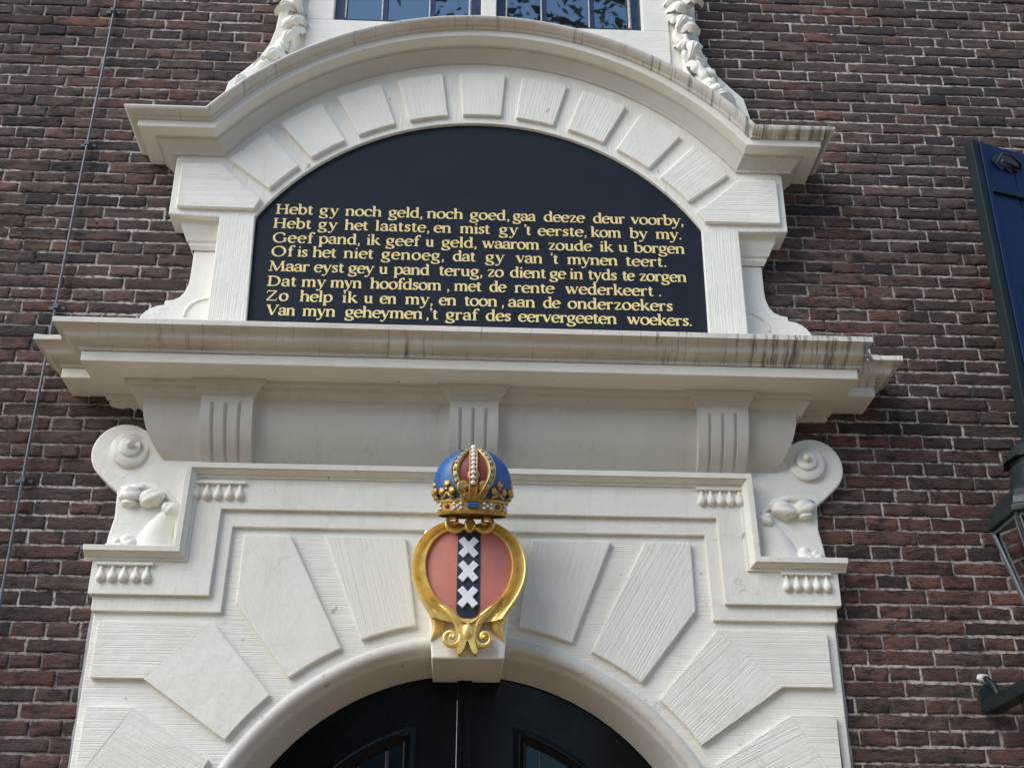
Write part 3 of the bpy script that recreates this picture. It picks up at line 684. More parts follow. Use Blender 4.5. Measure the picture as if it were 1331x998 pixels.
LINES = [
 ((128,125),(188,2437), [('Hebt',125,340),('gy',375,495),('noch',522,732),('geld,',770,970),('noch',990,1200),('goed,',1238,1472),('gaa',1487,1617),('deeze',1665,1902),('deur',1952,2137),('voorby,',2172,2482)]),
 ((208,110),(271,2470), [('Hebt',110,330),('gy',368,485),('het',518,652),('laatste,',692,1012),('en',1030,1130),('mist',1180,1353),('gy',1407,1525),("'t",1552,1588),('eerste,',1630,1920),('kom',1939,2115),('by',2165,2272),('my.',2317,2470)]),
 ((288,108),(356,2487), [('Geef',108,345),('pand,',370,612),('ik',642,722),('geef',755,950),('u',983,1030),('geld,',1075,1282),('waarom',1309,1640),('zoude',1689,1945),('ik',1989,2068),('u',2099,2152),('borgen',2190,2487)]),
 ((366,100),(433,2387), [('Of',100,232),('is',247,307),('het',335,470),('niet',513,685),('genoeg,',730,1100),('dat',1140,1270),('gy',1329,1445),('van',1505,1660),("'t",1705,1750),('mynen',1802,2097),('teert.',2142,2387)]),
 ((450,82),(522,2497), [('Maar',82,318),('eyst',343,515),('gey',540,685),('u',715,765),('pand',800,1005),('terug,',1058,1315),('zo',1337,1432),('dient',1470,1677),('ge',1700,1792),('in',1815,1893),('tyds',1922,2090),('te',2122,2192),('zorgen',2219,2497)]),
 ((537,75),(603,2350), [('Dat',75,245),('my',272,413),('myn',437,617),('hoofdsom',665,1075),(',',1105,1120),('met',1148,1305),('de',1352,1447),('rente',1497,1727),('wederkeert',1792,2307),('.',2335,2350)]),
 ((622,65),(688,2420), [('Zo',65,203),('help',262,448),('ik',503,595),('u',628,680),('en',720,815),('my,',865,1030),('en',1060,1160),('toon',1205,1397),(',',1420,1437),('aan',1459,1618),('de',1662,1760),('onderzoekers',1805,2420)]),
 ((707,70),(772,2530), [('Van',70,235),('myn',277,465),('geheymen',520,965),(',',985,1002),("'t",1005,1052),('graf',1098,1285),('des',1329,1475),('eervergeeten',1517,2090),('woekers.',2150,2530)]),
]
for (ya, xa), (yb, xb), words in LINES:
    k_ = 0
    line = bpy.data.objects.new('verse_line', None); COL.objects.link(line); line.parent = tab
    za = at(330+xa/4.437, 250+ya/4.437, .115).z; zb = at(330+xb/4.437, 250+yb/4.437, .115).z
    XA = at(330+xa/4.437, 250+ya/4.437, .115).x; XB = at(330+xb/4.437, 250+yb/4.437, .115).x
    for w_, u0, u1 in words:
        f0, f1 = (u0-xa)/(xb-xa), (u1-xa)/(xb-xa)
        x0, x1 = XA+(XB-XA)*f0, XA+(XB-XA)*f1; oz = (za+zb)/2
        sz = .0306; tot = sum(G[c_][0] for c_ in w_); nat = tot*sz
        sx = sz if len(w_) == 1 and w_ in ',.' else min(max((x1-x0)/tot, sz*.80), sz*1.30)
        gap = ((x1-x0)-tot*sx)/max(1, len(w_)) if len(w_) > 1 else 0
        ox = x0; mb = MB()
        for c_ in w_:
            for kd, pts in G[c_][1]:
                k_ += 1; e_ = (k_ % 9)*.00006
                mb.mi = 1; ribbon(mb, pts, kd, ox, oz, sx, sz, -.1153-e_*.5, .0014)
                mb.mi = 0; ribbon(mb, pts, kd, ox, oz, sx, sz, -.1166-e_, 0)
            ox += G[c_][0]*sx+gap
        add('gold_word', mb, [LET, LETO], line)

# ------------------------------------------------------------------ coat of arms on the keystone
arms = thing('coat_of_arms', 'gilded shield with three white crosses under a blue imperial crown, on the keystone', 'coat of arms', (.040, -.17, 2.53))
AX = .040
outer = [(0.0,2.958),(.03,2.972),(.062,2.980),(.095,2.968),(.130,2.944),(.158,2.908),(.174,2.868),(.179,2.826),(.174,2.784),(.160,2.744),(.140,2.708),(.120,2.678),(.108,2.656)]
innr = [(0.0,2.940),(.02,2.945),(.045,2.946),(.075,2.938),(.102,2.918),(.122,2.890),(.133,2.855),(.135,2.820),(.128,2.780),(.112,2.742),(.090,2.710),(.050,2.676),(0,2.638)]
def dense(p, n=60):
    d = [0]
    for a_, b_ in zip(p[:-1], p[1:]): d.append(d[-1]+math.dist(a_, b_))
    P_ = np.array(p); t = np.linspace(0, d[-1], n); return np.stack([np.interp(t, d, P_[:,0]), np.interp(t, d, P_[:,1])], -1)
def smoothc(p, it=3):
    for _ in range(it):
        q = [p[0]]
        for a_, b_ in zip(p[:-1], p[1:]): q += [(a_[0]*.75+b_[0]*.25, a_[1]*.75+b_[1]*.25), (a_[0]*.25+b_[0]*.75, a_[1]*.25+b_[1]*.75)]
        p = q+[p[-1]]
    return p
oc_ = dense(smoothc([(a_*1.035, b_) for a_, b_ in outer])); ic_ = dense(smoothc([(a_*1.02, b_) for a_, b_ in innr]))
fld = [(AX+a_, b_) for a_, b_ in ic_] + [(AX-a_, b_) for a_, b_ in ic_[::-1][1:-1]]
# domed field
def dome(x_, z_): return -.196-.018*max(0, 1-((x_-AX)/.15)**2)*max(0, 1-((z_-2.80)/.19)**2)
mb = MB(); ctr = (AX, 2.81); rings = []
for k in range(9):
    t = k/8; rings.append([(ctr[0]+(x_-ctr[0])*t, dome(ctr[0]+(x_-ctr[0])*t, ctr[1]+(z_-ctr[1])*t), ctr[1]+(z_-ctr[1])*t) for x_, z_ in fld])
mb.loft(rings[::-1], True); mb.loft([[(x_, dome(x_, z_), z_) for x_, z_ in fld], [(x_, -.15, z_) for x_, z_ in fld]], True)
shield = add('shield', mb, RED, arms, smooth=50)
mb = MB(); rings = []
for k in range(25):
    z_ = 2.944-(2.944-2.643)*k/24; hw = .0365 if z_ > 2.672 else max(.001, .0365*(z_-2.640)/.032)
    rings.append([(AX-.001-hw, -.17, z_)] + [(AX-.001-hw+2*hw*q_/4, dome(AX, z_)-.0016, z_) for q_ in range(5)] + [(AX-.001+hw, -.17, z_)])
mb.loft(rings); add('pale', mb, NAVY, shield)
for zc in (2.885, 2.804, 2.721):
    mb = MB(); c45 = math.cos(rad(45)); Lh, wh = .0372, .0112
    for s_, e_ in ((1, 0), (-1, .0003)):
        q = [(-Lh, -wh), (Lh, -wh), (Lh, wh), (-Lh, wh)]
        an = rad(49*s_)
        mb.prism([(AX-.002+a_*math.cos(an)-b_*math.sin(an), zc+a_*math.sin(an)+b_*math.cos(an)) for a_, b_ in q], dome(AX, zc)-.008-e_, dome(AX, zc)+.004)
    add('saltire_cross', mb, CROSSW, shield, bevel=.0015)
# gilded frame: hollow section between the outer and inner outline
sec = [(0,-.165),(0,-.200),(.06,-.209),(.13,-.207),(.22,-.198),(.45,-.190),(.68,-.196),(.80,-.207),(.90,-.214),(.96,-.212),(1,-.196)]
mb = MB()
for s_ in (1, -1):
    mb.loft([[(AX+s_*(o_[0]+(i_[0]-o_[0])*t), y_, o_[1]+(i_[1]-o_[1])*t) for t, y_ in sec] for o_, i_ in zip(oc_, ic_)])
frame = add('gilt_frame', mb, GOLD, arms, smooth=60)
# leaf tails, foot ornament
for s_ in (1, -1):
    tail = smoothc([(.146,2.720),(.130,2.690),(.116,2.660),(.112,2.632),(.114,2.612),(.118,2.590)], 2); tin = smoothc([(.095,2.720),(.084,2.694),(.072,2.672),(.067,2.648),(.076,2.620),(.112,2.594)], 2)
    a_, b_ = dense(tail, 16), dense(tin, 16)
    mb = MB(); mb.loft([[(AX+s_*(p_[0]+(q_[0]-p_[0])*t), -.165-hh*(1-k/17), p_[1]+(q_[1]-p_[1])*t) for t, hh in ((0,0),(.05,.030),(.3,.040),(.6,.040),(.95,.026),(1,0))] for k, (p_, q_) in enumerate(zip(a_, b_))], cap1=True)
    add('leaf_tail', mb, GOLD, frame, smooth=60)
    mb = MB(); pts, rr = [], []                          # foot volute
    for k in range(30):
        t = k/29; r_ = .027*(1-t)+.005; an = rad(150+450*t)
        pts.append((AX+s_*(.052+r_*math.cos(an)), -.188-.012*t, 2.598+r_*math.sin(an))); rr.append(.0105-.004*t)
    mb.tube([(AX+s_*.100, -.192, 2.716), (AX+s_*.072, -.198, 2.688), (AX+s_*.046, -.200, 2.664), (AX+s_*.032, -.198, 2.640)]+pts, [.006, .012, .013, .012]+rr, 10); mb.ball((AX+s_*.052, -.198, 2.598), .009)
    add('foot_scroll', mb, GOLD, frame, smooth=180)
    mb = MB(); pts, rr = [], []                          # top volute under the crown
    for k in range(30):
        t = k/29; r_ = .028*(1-t)+.004; an = rad(-150+420*t)
        pts.append((AX+s_*(.060-.008+r_*math.cos(an)), -.210-.012*t, 2.968+r_*math.sin(an))); rr.append(.0095-.005*t)
    mb.tube([(AX+s_*.008, -.205, 2.952)]+pts, [.010]+rr, 10); add('top_scroll', mb, GOLD, frame, smooth=180)
half = smoothc([(0,2.672),(.016,2.664),(.030,2.642),(.026,2.612),(.021,2.590),(.027,2.570),(.033,2.550),(.024,2.540),(.012,2.556),(.004,2.580),(0,2.588)], 2)
mb = MB(); full = [(AX+a_, b_) for a_, b_ in half] + [(AX-a_, b_) for a_, b_ in half[::-1][1:-1]]
mb.prism(full, -.205, -.165); mb.ball((AX, -.196, 2.615), (.020, .018, .032))
add('foot_ornament', mb, GOLD, frame, bevel=.005, smooth=40)
mb = MB(); mb.prism([(AX+.020*math.cos(rad(t))*(1.0 if t < 180 else .8), 2.958+.024*math.sin(rad(t))) for t in range(0, 360, 20)], -.222, -.165); add('top_boss', mb, GOLD, frame, bevel=.005, smooth=40)
# crown, tilted slightly forward
CB = Vector((.047, -.235, 2.982)); TILT = Matrix.Rotation(rad(14), 3, 'X')
class CMB(MB):
    def done(s):
        s.v = [tuple(CB+TILT @ Vector((v[0]*1.10, v[1]*1.04, v[2]*.965))) for v in s.v]; return s
Y_ = .80                                                # slightly flattened front to back
mb = CMB(); mb.lathe([(.100,0),(.104,.004),(.105,.012),(.101,.015),(.101,.038),(.106,.040),(.107,.048),(.103,.053),(.096,.055)], (0,0,0), 48, sy=Y_)
crown = add('crown', mb.done(), OGOLD, arms, smooth=40)
def dr(z_):                                             # dome radius by height above the band
    if z_ < .105: return .119-.017*((.105-z_)/.06)**2
    return .119*math.sqrt(max(0, 1-((z_-.105)/.1255)**2))
zz = [.045+.185*(k/22)**.85 for k in range(23)]
mb = CMB(); mb.lathe([(dr(z_)-.004, z_) for z_ in zz], (0,0,0), 48, sy=Y_); add('blue_cap', mb.done(), BLUE, crown, smooth=180)
mb = CMB()
for z0, z1 in zip(zz[:-1], zz[1:]): pass
rings = []
for k in range(23):
    z_ = zz[k]; t = k/22; a_ = 10+17*math.sin(math.pi*min(1, t*.92))**.8; r_ = dr(z_)-.001
    rings.append([(r_*math.sin(rad(-a_+2*a_*q_/8)), -r_*math.cos(rad(-a_+2*a_*q_/8))*Y_, z_) for q_ in range(9)])
mb.loft(rings); add('red_cap', mb.done(), DKRED, crown, smooth=180)
def strap(a_of_t, w_, jewel):
    g = CMB(); rings = []
    P_ = []
    for k in range(23):
        t = k/22; z_ = zz[k]; a_ = rad(a_of_t(t)); r_ = dr(z_)+.002
        P_.append((Vector((r_*math.sin(a_), -r_*math.cos(a_)*Y_, z_)), a_))
    for p_, a_ in P_:
        out = Vector((math.sin(a_), -math.cos(a_), .25)).normalized(); side = Vector((math.cos(a_), math.sin(a_), 0))
        rings.append([p_+side*(u_*w_)+out*d_ for u_, d_ in ((-1,-.004),(-1,.006),(-.8,.009),(-.62,.008),(-.5,.003),(.5,.003),(.62,.008),(.8,.009),(1,.006),(1,-.004))])
    g.loft(rings); hoop = add('crown_hoop', g.done(), OGOLD, crown, smooth=40)
    if jewel == 'pearl':
        k = 6
        tot = 0; last = None
        for i_ in range(5, 23):
            p_, a_ = P_[i_]
            if last is None or (p_-last).length > .0145:
                g = CMB(); out = Vector((math.sin(a_), -math.cos(a_), .25)).normalized(); g.ball(p_+out*.007, (.0082,.0082,.0082), 8); add('pearl', g.done(), PEARL, hoop, smooth=180); last = p_
    else:
        last = None
        for i_ in range(4, 22):
            p_, a_ = P_[i_]
            if last is None or (p_-last).length > .017:
                g = CMB(); out = Vector((math.sin(a_), -math.cos(a_), .25)).normalized(); tz = (P_[min(22, i_+1)][0]-P_[i_-1][0]).normalized(); sd_ = tz.cross(out).normalized()
                R3 = Matrix((sd_, out, tz)).transposed(); g.ball(p_+out*.004, (.0055,.005,.0085), 6, R3); add('jewel', g.done(), JEWEL, hoop, smooth=30); last = p_
strap(lambda t: 0, .0125, 'pearl')
for s_ in (1, -1): strap(lambda t, s_=s_: s_*(9+18.5*math.sin(math.pi*min(1, t*.92))**.8), .0115, 'gem')
def surf(a_, z_, r_=.103): return Vector((r_*math.sin(rad(a_)), -r_*math.cos(rad(a_))*Y_, z_))
def fleuron(a_, sc):
    g = CMB(); o_ = surf(a_, .052, .107); sd_ = Vector((math.cos(rad(a_)), math.sin(rad(a_)), 0)); up = Vector((0,0,1)); out = Vector((math.sin(rad(a_)), -math.cos(rad(a_)), 0))
    R3 = Matrix((sd_, -out, up)).transposed()
    def lobe(u_, v_, r_): g.ball(o_+sd_*(u_*sc)+up*(v_*sc)+out*.006, (r_*sc, .0075, r_*sc*1.05), 10, R3, .16)
    lobe(0, .054, .0135); lobe(-.0225, .027, .0135); lobe(.0225, .027, .0135); lobe(0, .036, .007)
    for q_ in (-1, 1): g.tube([o_+sd_*(q_*.026*sc)+up*.002, o_+sd_*(q_*.010*sc)+up*(.010*sc)+out*.003, o_+up*(.026*sc)+out*.003], [.005,.005,.004], 6)
    fl = add('fleuron', g.done(), OGOLD, crown, smooth=180)
    if sc > 1.2:  # the front one carries a garnet
        g = CMB(); g.ball(o_+up*(.030*sc)+out*.012, .0055, 6); add('garnet', g.done(), DKRED, fl, smooth=180)
for a_, sc in ((0, 1.35), (-42, .85), (42, .85), (-80, .85), (80, .85)): fleuron(a_, sc)
def bead(nm, a_, z_, r_, m_):
    g = CMB(); R3 = Matrix.Rotation(rad(a_), 3, 'Z'); g.ball(surf(a_, z_, .1035), r_, 8, R3); add(nm, g.done(), m_, crown, smooth=40)
g = CMB(); 
mbx = CMB(); mbx.box(-.0165, .0165, -.0905, -.078, .019, .035); add('sapphire', mbx.done(), BLUE, crown, bevel=.003)
for s_ in (-1, 1):
    for du, dv in ((-6,.0075),(6,.0075),(-6,-.0075),(6,-.0075),(0,0)): bead('pearl', s_*25+du, .0265+dv, (.0052,.005,.0052), PEARL)
    bead('ruby', s_*46, .0265, (.0085,.006,.0085), DKRED)
    for du, dv in ((-5,.0075),(5,.0075),(-5,-.0075),(5,-.0075),(0,0)): bead('pearl', s_*68+du, .0265+dv, (.0052,.005,.0052), PEARL)

# ------------------------------------------------------------------ double door
door = thing('double_door', 'black blue glossy double door with arched panels inside the arch', 'door', (.04, .15, 0))
for s_ in (-1, 1):
    xa, xb = (.04-.84, .040-.004) if s_ < 0 else (.040+.004, .04+.84)
    leaf = MB(); leaf.box(xa, xb, .160, .21, .02, 2.66); lf = add('door_leaf', leaf, DOORM, door, bevel=.003)
    cx_ = .04+s_*.40
    # stile and arched frame
    def archpoly(d_, zb):
        r_ = .655-d_; x0_ = .160+d_; a0_ = math.asin(x0_/r_); a1_ = math.asin((r_-.03)/r_)
        return [(.04+s_*x0_, zb+d_)] + [(.04+s_*r_*math.sin(a0_+(a1_-a0_)*k/14), AC[1]+r_*math.cos(a0_+(a1_-a0_)*k/14)) for k in range(15)] + [(.04+s_*(r_-.03), zb+d_)]
    b = MB(); o_, i_ = archpoly(0, 1.50), archpoly(.042, 1.50)
    pr = [(0,.160),(0,.150),(.35,.146),(.7,.151),(1,.160)]
    b.loft([[(a_[0]+(c_[0]-a_[0])*t, y_, a_[1]+(c_[1]-a_[1])*t) for t, y_ in pr] for a_, c_ in zip(o_, i_)], loop=True)
    add('panel_moulding', b, DOORM, lf, smooth=40)
    b = MB(); b.prism(archpoly(.044, 1.50), .157, .165); add('door_pane', b, DPANE, lf)
    b = MB()
    for k in range(4): b.tube([(.04+s_*(.25+k*.09), .150, 1.55), (.04+s_*(.25+k*.09), .150, 1.757+math.sqrt(.605**2-(.25+k*.09)**2))], .007, 6)
    add('pane_grille', b, IRON, lf, smooth=60)
    b = MB(); b.prism([(cx_-.24, .35), (cx_+.24, .35), (cx_+.24, 1.40), (cx_-.24, 1.40)], .145, .165); add('lower_panel', b, DOORM, lf, bevel=.008)
b = MB(); b.box(.040-.028, .040+.022, .135, .162, .02, 2.62); b.tube([(.040-.010, .134, .1), (.040-.010, .134, 2.60)], .005, 6); add('meeting_strip', b, DOORM, door, bevel=.004)
b = MB(); b.box(.040-.0275, .040-.0255, .1335, .15, .05, 2.47); add('pale_edge_strip', b, PUTTY, door)  # thin pale strip along the meeting line

# ------------------------------------------------------------------ upper window
win = thing('upper_window', 'tall blue sash window in white surround above the curved cornice', 'window', (.083, 0, 5.1))
WL, WR, ZW = -.567, .732, 5.236
mb = MB()
mb.prism([(-.675, 4.95), (.842, 4.95), (.842, ZW), (-.675, ZW)], -.032, .03)
mb.prism([(-.675, ZW), (WL, ZW), (WL, 6.75), (-.675, 6.75)], -.032, .03)
mb.prism([(WR, ZW), (.842, ZW), (.842, 6.75), (WR, 6.75)], -.032, .03)
mb.prism([(.049, ZW), (.113, ZW), (.113, 6.75), (.049, 6.75)], -.030, .03)
add('window_surround', mb, PH, win, bevel=.003)
mb = MB(); mb.box(-.62, .79, .38, .40, 5.1, 6.8); add('dark_backing_sheet', mb, DARK, win)  # near-black sheet added behind the panes, the room's darkness put into its colour
for xa, xb, bars in ((WL, .049, (-.358, -.158)), (.113, WR, (.318, .523))):
    sm = MB(); d_ = .045
    sm.box(xa, xa+d_, .012, .055, ZW, 6.75); sm.box(xb-d_, xb, .012, .055, ZW, 6.75); sm.box(xa+d_, xb-d_, .014, .053, ZW, ZW+.05)
    sash = add('sash', sm, SASH, win, bevel=.003)
    for k, bx in enumerate(bars):
        b = MB(); b.box(bx-.012, bx+.012, .020, .050, ZW+.05, 6.75); add('glazing_bar', b, SASH, sash, bevel=.003)
        b = MB(); b.box(bx-.0145, bx-.0095, .0165, .021, ZW+.05, 6.75); add('bar_edge', b, PUTTY, sash)
    b = MB(); b.box(xa+d_-.004, xa+d_+.002, .009, .02, ZW+.05, 6.75); b.box(xb-d_-.008, xb-d_-.001, .009, .02, ZW+.05, 6.75); add('bar_edge', b, PUTTY, sash)
    for zc in (5.66, 6.04, 6.42):
        b = MB(); b.box(xa+d_, xb-d_, .022, .048, zc-.012, zc+.012); add('glazing_bar', b, SASH, sash, bevel=.003)
    xs = [xa+d_]+list(bars)+[xb-d_]; zs = [ZW+.05, 5.66, 6.04, 6.42, 6.75]
    for p0, p1 in zip(xs[:-1], xs[1:]):
        for q0, q1 in zip(zs[:-1], zs[1:]):
            b = MB(); t1, t2 = random.uniform(-.0012, .0012), random.uniform(-.0012, .0012)
            i_ = b.V([(p0, .036+t1, q0), (p1, .036-t1, q0), (p1, .036+t2, q1), (p0, .036-t2, q1)]); b.F(i_); add('pane', b, PANE, sash)

# carved wings beside the window
def carving(s_, label):
    C_ = .084; X = lambda d: C_+s_*d
    g = thing('carved_window_wing', label, 'carving', (X(.80), 0, 4.9), 'carved wings beside the upper window')
    out = [(.757, 4.80), (.757, 6.1), (.880, 6.1), (.876, 5.30), (.886, 5.18), (.905, 5.10), (.945, 5.02), (1.00, 4.955), (1.05, 4.90), (1.07, 4.80)]
    mb = MB(); mb.prism([(X(a_), b_) for a_, b_ in out], -.022, .0); add('backboard', mb, PW, g, bevel=.004)
    rr = random.Random(5 if s_ < 0 else 9)
    # bunches of fruit, leaves and ribbon tumbling down the board
    for k in range(11):
        t = k/10; zc = 5.84-.95*t; w0 = .05+.012*t
        cx_ = .815+.10*max(0, t-.72)*2.2+rr.uniform(-.025, .025)
        R3 = Matrix.Rotation(rad(-s_*rr.uniform(15, 75)), 3, 'Y') @ Matrix.Rotation(rad(rr.uniform(-35, 35)), 3, 'X')
        mb = MB(); mb.ball((X(cx_), -.045-rr.uniform(0, .03), zc), (rr.uniform(.018,.030), rr.uniform(.022,.034), rr.uniform(.030,.048)), 12, R3, .12)
        add('fruit', mb, PW, g, smooth=180)
    for k in range(30):
        t = k/29; zc = 5.92-1.06*t; cx_ = .815+.20*max(0, t-.72)*2.4+rr.uniform(-.034, .030)
        an = rad(rr.uniform(20, 80)*(1 if rr.random() < .75 else -1)); Ln = rr.uniform(.08, .125); Wd = rr.uniform(.020, .032); lift = rr.uniform(.025, .085)
        mb = MB(); rings = []
        for i_ in range(11):
            u_ = i_/10; w_ = Wd*math.sin(math.pi*min(.96, u_*.9+.08))**.8*(1+.22*math.sin(u_*22)); cu = -.045-lift*math.sin(u_*2.6)
            px_, pz_ = cx_+math.sin(an)*(u_-.4)*Ln, zc-math.cos(an)*(u_-.4)*Ln
            nx_, nz_ = math.cos(an), math.sin(an)
            rings.append([(X(px_+nx_*w_*v_), cu+.024*abs(v_)**1.3+.008*(v_ == 0), pz_+nz_*w_*v_) for v_ in (-1,-.6,-.25,0,.25,.6,1)])
        mb.loft(rings); mb.loft([[(a_, b_+.007, c_) for a_, b_, c_ in r_] for r_ in rings][::-1])
        mb.loft([[r_[0] for r_ in rings], [(r_[0][0], r_[0][1]+.007, r_[0][2]) for r_ in rings]]); mb.loft([[r_[-1] for r_ in rings], [(r_[-1][0], r_[-1][1]+.007, r_[-1][2]) for r_ in rings]])
        add('carved_leaf', mb, PW, g, smooth=60)
    mb = MB(); pts = [(X(.80+.025*math.sin(k*.9)+.13*max(0, k/14-.66)*1.5), -.05-.012*math.cos(k*1.3), 5.85-.068*k) for k in range(15)]
    mb.tube(pts, .011, 8); add('ribbon', mb, PW, g, smooth=180)
carving(-1, 'white carved fruit and leaf drop left of the blue upper window'); carving(1, 'white carved fruit and leaf drop right of the blue upper window')

# ------------------------------------------------------------------ shutter, lantern, cable
sh = thing('window_shutter', 'deep blue plank window shutter with black iron latch standing ajar', 'shutter', (1.98, -.25, 2.9))
TH_ = rad(17); SX0, SY0, SZ1, SZ0 = 1.958, -.255, 4.535, 2.75
def S3(u_, d_, z_): return (SX0+u_*math.cos(TH_)+d_*math.sin(TH_), SY0+u_*math.sin(TH_)-d_*math.cos(TH_), z_)     # u along the leaf from its free edge, d out of its face
def sbox(mb, u0, u1, d0, d1, z0, z1):
    i = mb.V([S3(u0,d1,z0),S3(u1,d1,z0),S3(u1,d0,z0),S3(u0,d0,z0),S3(u0,d1,z1),S3(u1,d1,z1),S3(u1,d0,z1),S3(u0,d0,z1)])
    for q in ((0,3,2,1),(4,5,6,7),(0,1,5,4),(1,2,6,5),(2,3,7,6),(3,0,4,7)): mb.F([i[k] for k in q])
mb = MB()
for u0, u1 in ((0.006,.150),(.153,.300),(.303,.450),(.453,.60)): sbox(mb, u0, u1, -.03, 0, SZ0, SZ1)
add('plank_face', mb, SHUT, sh, bevel=.003)
mb = MB(); sbox(mb, -.028, .004, -.045, .002, SZ0-.01, SZ1+.006); add('edge_strip', mb, SHUTE, sh, bevel=.003)
mb = MB(); sbox(mb, .004, .022, 0, .008, SZ0, SZ1); add('edge_bead', mb, SHUT, sh, bevel=.002)
mb = MB(); sbox(mb, .022, .60, -.002, .012, 4.306, 4.322); add('ledge', mb, SHUTE, sh, bevel=.002)
mb = MB(); cu, cz = .105, 4.462
pl = [(cu-.060,cz-.006),(cu-.045,cz+.022),(cu-.010,cz+.040),(cu+.010,cz+.048),(cu+.030,cz+.040),(cu+.060,cz+.018),(cu+.085,cz-.002),(cu+.06,cz-.030),(cu+.035,cz-.026),(cu+.02,cz-.042),(cu,cz-.028),(cu-.02,cz-.042),(cu-.038,cz-.026)]
f_ = mb.V([S3(u_, .006, z_) for u_, z_ in pl]); b_ = mb.V([S3(u_, -.001, z_) for u_, z_ in pl]); mb.F(f_[::-1])
for k in range(len(pl)): mb.F((f_[k], f_[(k+1) % len(pl)], b_[(k+1) % len(pl)], b_[k]))
lt = add('iron_latch', mb, IRON, sh)
mb = MB(); mb.tube([S3(cu-.035, .004, cz-.012), S3(cu-.030, .035, cz+.012), S3(cu+.01, .040, cz+.010), S3(cu+.055, .030, cz-.008), S3(cu+.075, .004, cz-.012), S3(cu-.03, .03, cz-.016)], .006, 6); add('latch_handle', mb, IRON, lt, smooth=60)
mb = MB(); rc = (.125, 3.905)
mb.tube([S3(rc[0]+.034*math.cos(rad(t)), .010+.012*math.sin(rad(t)), rc[1]-.02+.034*math.sin(rad(t))) for t in range(60, 400, 20)], .0055, 6); mb.ball(S3(rc[0]+.008, .008, rc[1]+.020), .013, 6)
add('pull_ring', mb, IRON, sh, smooth=60)
# hook that holds the leaf off the wall
mb = MB(); mb.tube([S3(.58, -.04, 3.3), S3(.62, -.06, 3.3), (SX0+.63, 0.0, 3.3)], .012, 6); mb.tube([S3(.58, -.04, 4.2), S3(.62, -.06, 4.2), (SX0+.63, 0.0, 4.2)], .012, 6); add('hinge', mb, IRON, sh, smooth=60)

LXc, LYc = 1.802, -.545
lamp = thing('wall_lantern', 'dark green hexagonal glass lantern on an iron arm fixed to the brick wall', 'lantern', (1.728, 0, 2.45))
sq = lambda r_, z_: [(LXc+r_*math.cos(rad(60*k+30))*1.90, LYc+r_*math.sin(rad(60*k+30))*1.90, z_) for k in range(6)]
ez = 2.900                                              # eave height
mb = MB()
mb.loft([sq(.082, ez-.016), sq(.097, ez-.018), sq(.100, ez-.014), sq(.100, ez+.004), sq(.095, ez+.012), sq(.092, ez+.034), sq(.084, ez+.060), sq(.072, ez+.082), sq(.058, ez+.098), sq(.056, ez+.100)], True, cap1=True)
add('lantern_roof', mb, LAMPG, lamp, bevel=.003)
mb = MB(); mb.lathe([(.104,.092),(.104,.112),(.097,.116),(.094,.150),(.097,.155),(.097,.161),(.091,.165),(.091,.200)], (LXc, LYc, ez), 28); chim = add('chimney', mb, LAMPG, lamp, smooth=40)
mb = MB(); rings = []
for r_, z_ in ((.080,.205),(.1065,.185),(.107,.185),(.088,.222),(.055,.250),(.0,.262)):
    rings.append([(LXc+(r_*(1+.07*(k % 2)*(r_ > .106)))*math.cos(2*math.pi*k/28), LYc+(r_*(1+.07*(k % 2)*(r_ > .106)))*math.sin(2*math.pi*k/28), ez+z_-.008*(k % 2)*(r_ > .106)) for k in range(28)])
mb.loft(rings, True); add('chimney_cap', mb, LAMPG, lamp, smooth=30)
rb, zb = .044, 2.500
top, bot = sq(.092, ez-.014), sq(rb, zb)
mb = MB()
for k in range(6): mb.tube([top[k], bot[k]], .0075, 4)
mb.loft([sq(rb+.012, zb-.014), sq(rb+.012, zb+.012), sq(rb-.01, zb+.012)], True, cap0=True)
cage = add('cage', mb, LAMPG, lamp)
for k in range(6):
    j_ = (k+1) % 6; b = MB(); q = []
    for p_ in (top[k], top[j_], bot[j_], bot[k]): q.append((LXc+(p_[0]-LXc)*.97, LYc+(p_[1]-LYc)*.97, p_[2]))
    b.F(b.V(q)); add('lantern_pane', b, LGLASS, cage)
    b = MB(); a_, c_ = Vector(top[k]), Vector(top[j_]); dz = Vector((0,0,-.012)); b.tube([a_*.94+c_*.06+dz, a_*.06+c_*.94+dz], .0055, 4)
    a2, c2 = Vector(bot[k]), Vector(bot[j_]); b.tube([a_*.94+c_*.06+dz, a2*.9+c2*.1], .004, 4); b.tube([a_*.06+c_*.94+dz, a2*.1+c2*.9], .004, 4)
    add('pane_rim', b, WIREM, cage)
mb = MB(); mb.lathe([(0,.03),(.014,.03),(.014,.10),(.011,.12),(.026,.16),(.030,.20),(.023,.245),(0,.262)], (LXc, LYc, zb), 16); add('lamp_bulb', mb, WHITEP, lamp, smooth=60)
mb = MB(); mb.lathe([(0,-.012),(.045,-.016),(.038,-.04),(.020,-.05),(.018,-.09),(0,-.10)], (LXc, LYc, zb), 16); add('lantern_stem', mb, LAMPG, lamp, smooth=50)
LXc = 1.752
mb = MB(); mb.tube([(LXc+.022, -.215, 2.44), (LXc+.024, -.215, 1.55)], .016, 8); add('bracket_post', mb, LAMPG, lamp, smooth=60)
mb = MB(); mb.box(LXc-.028, LXc+.028, LYc-.02, 0.006, 2.421, 2.464); add('bracket_arm', mb, LAMPG, lamp, bevel=.003)
mb = MB(); mb.prism([(LXc-.035, 2.43), (LXc+.02, 2.43), (LXc+.02, 2.505), (LXc-.005, 2.52), (LXc-.035, 2.50)], -.008, .02); add('wall_plate', mb, LAMPG, lamp, bevel=.003)
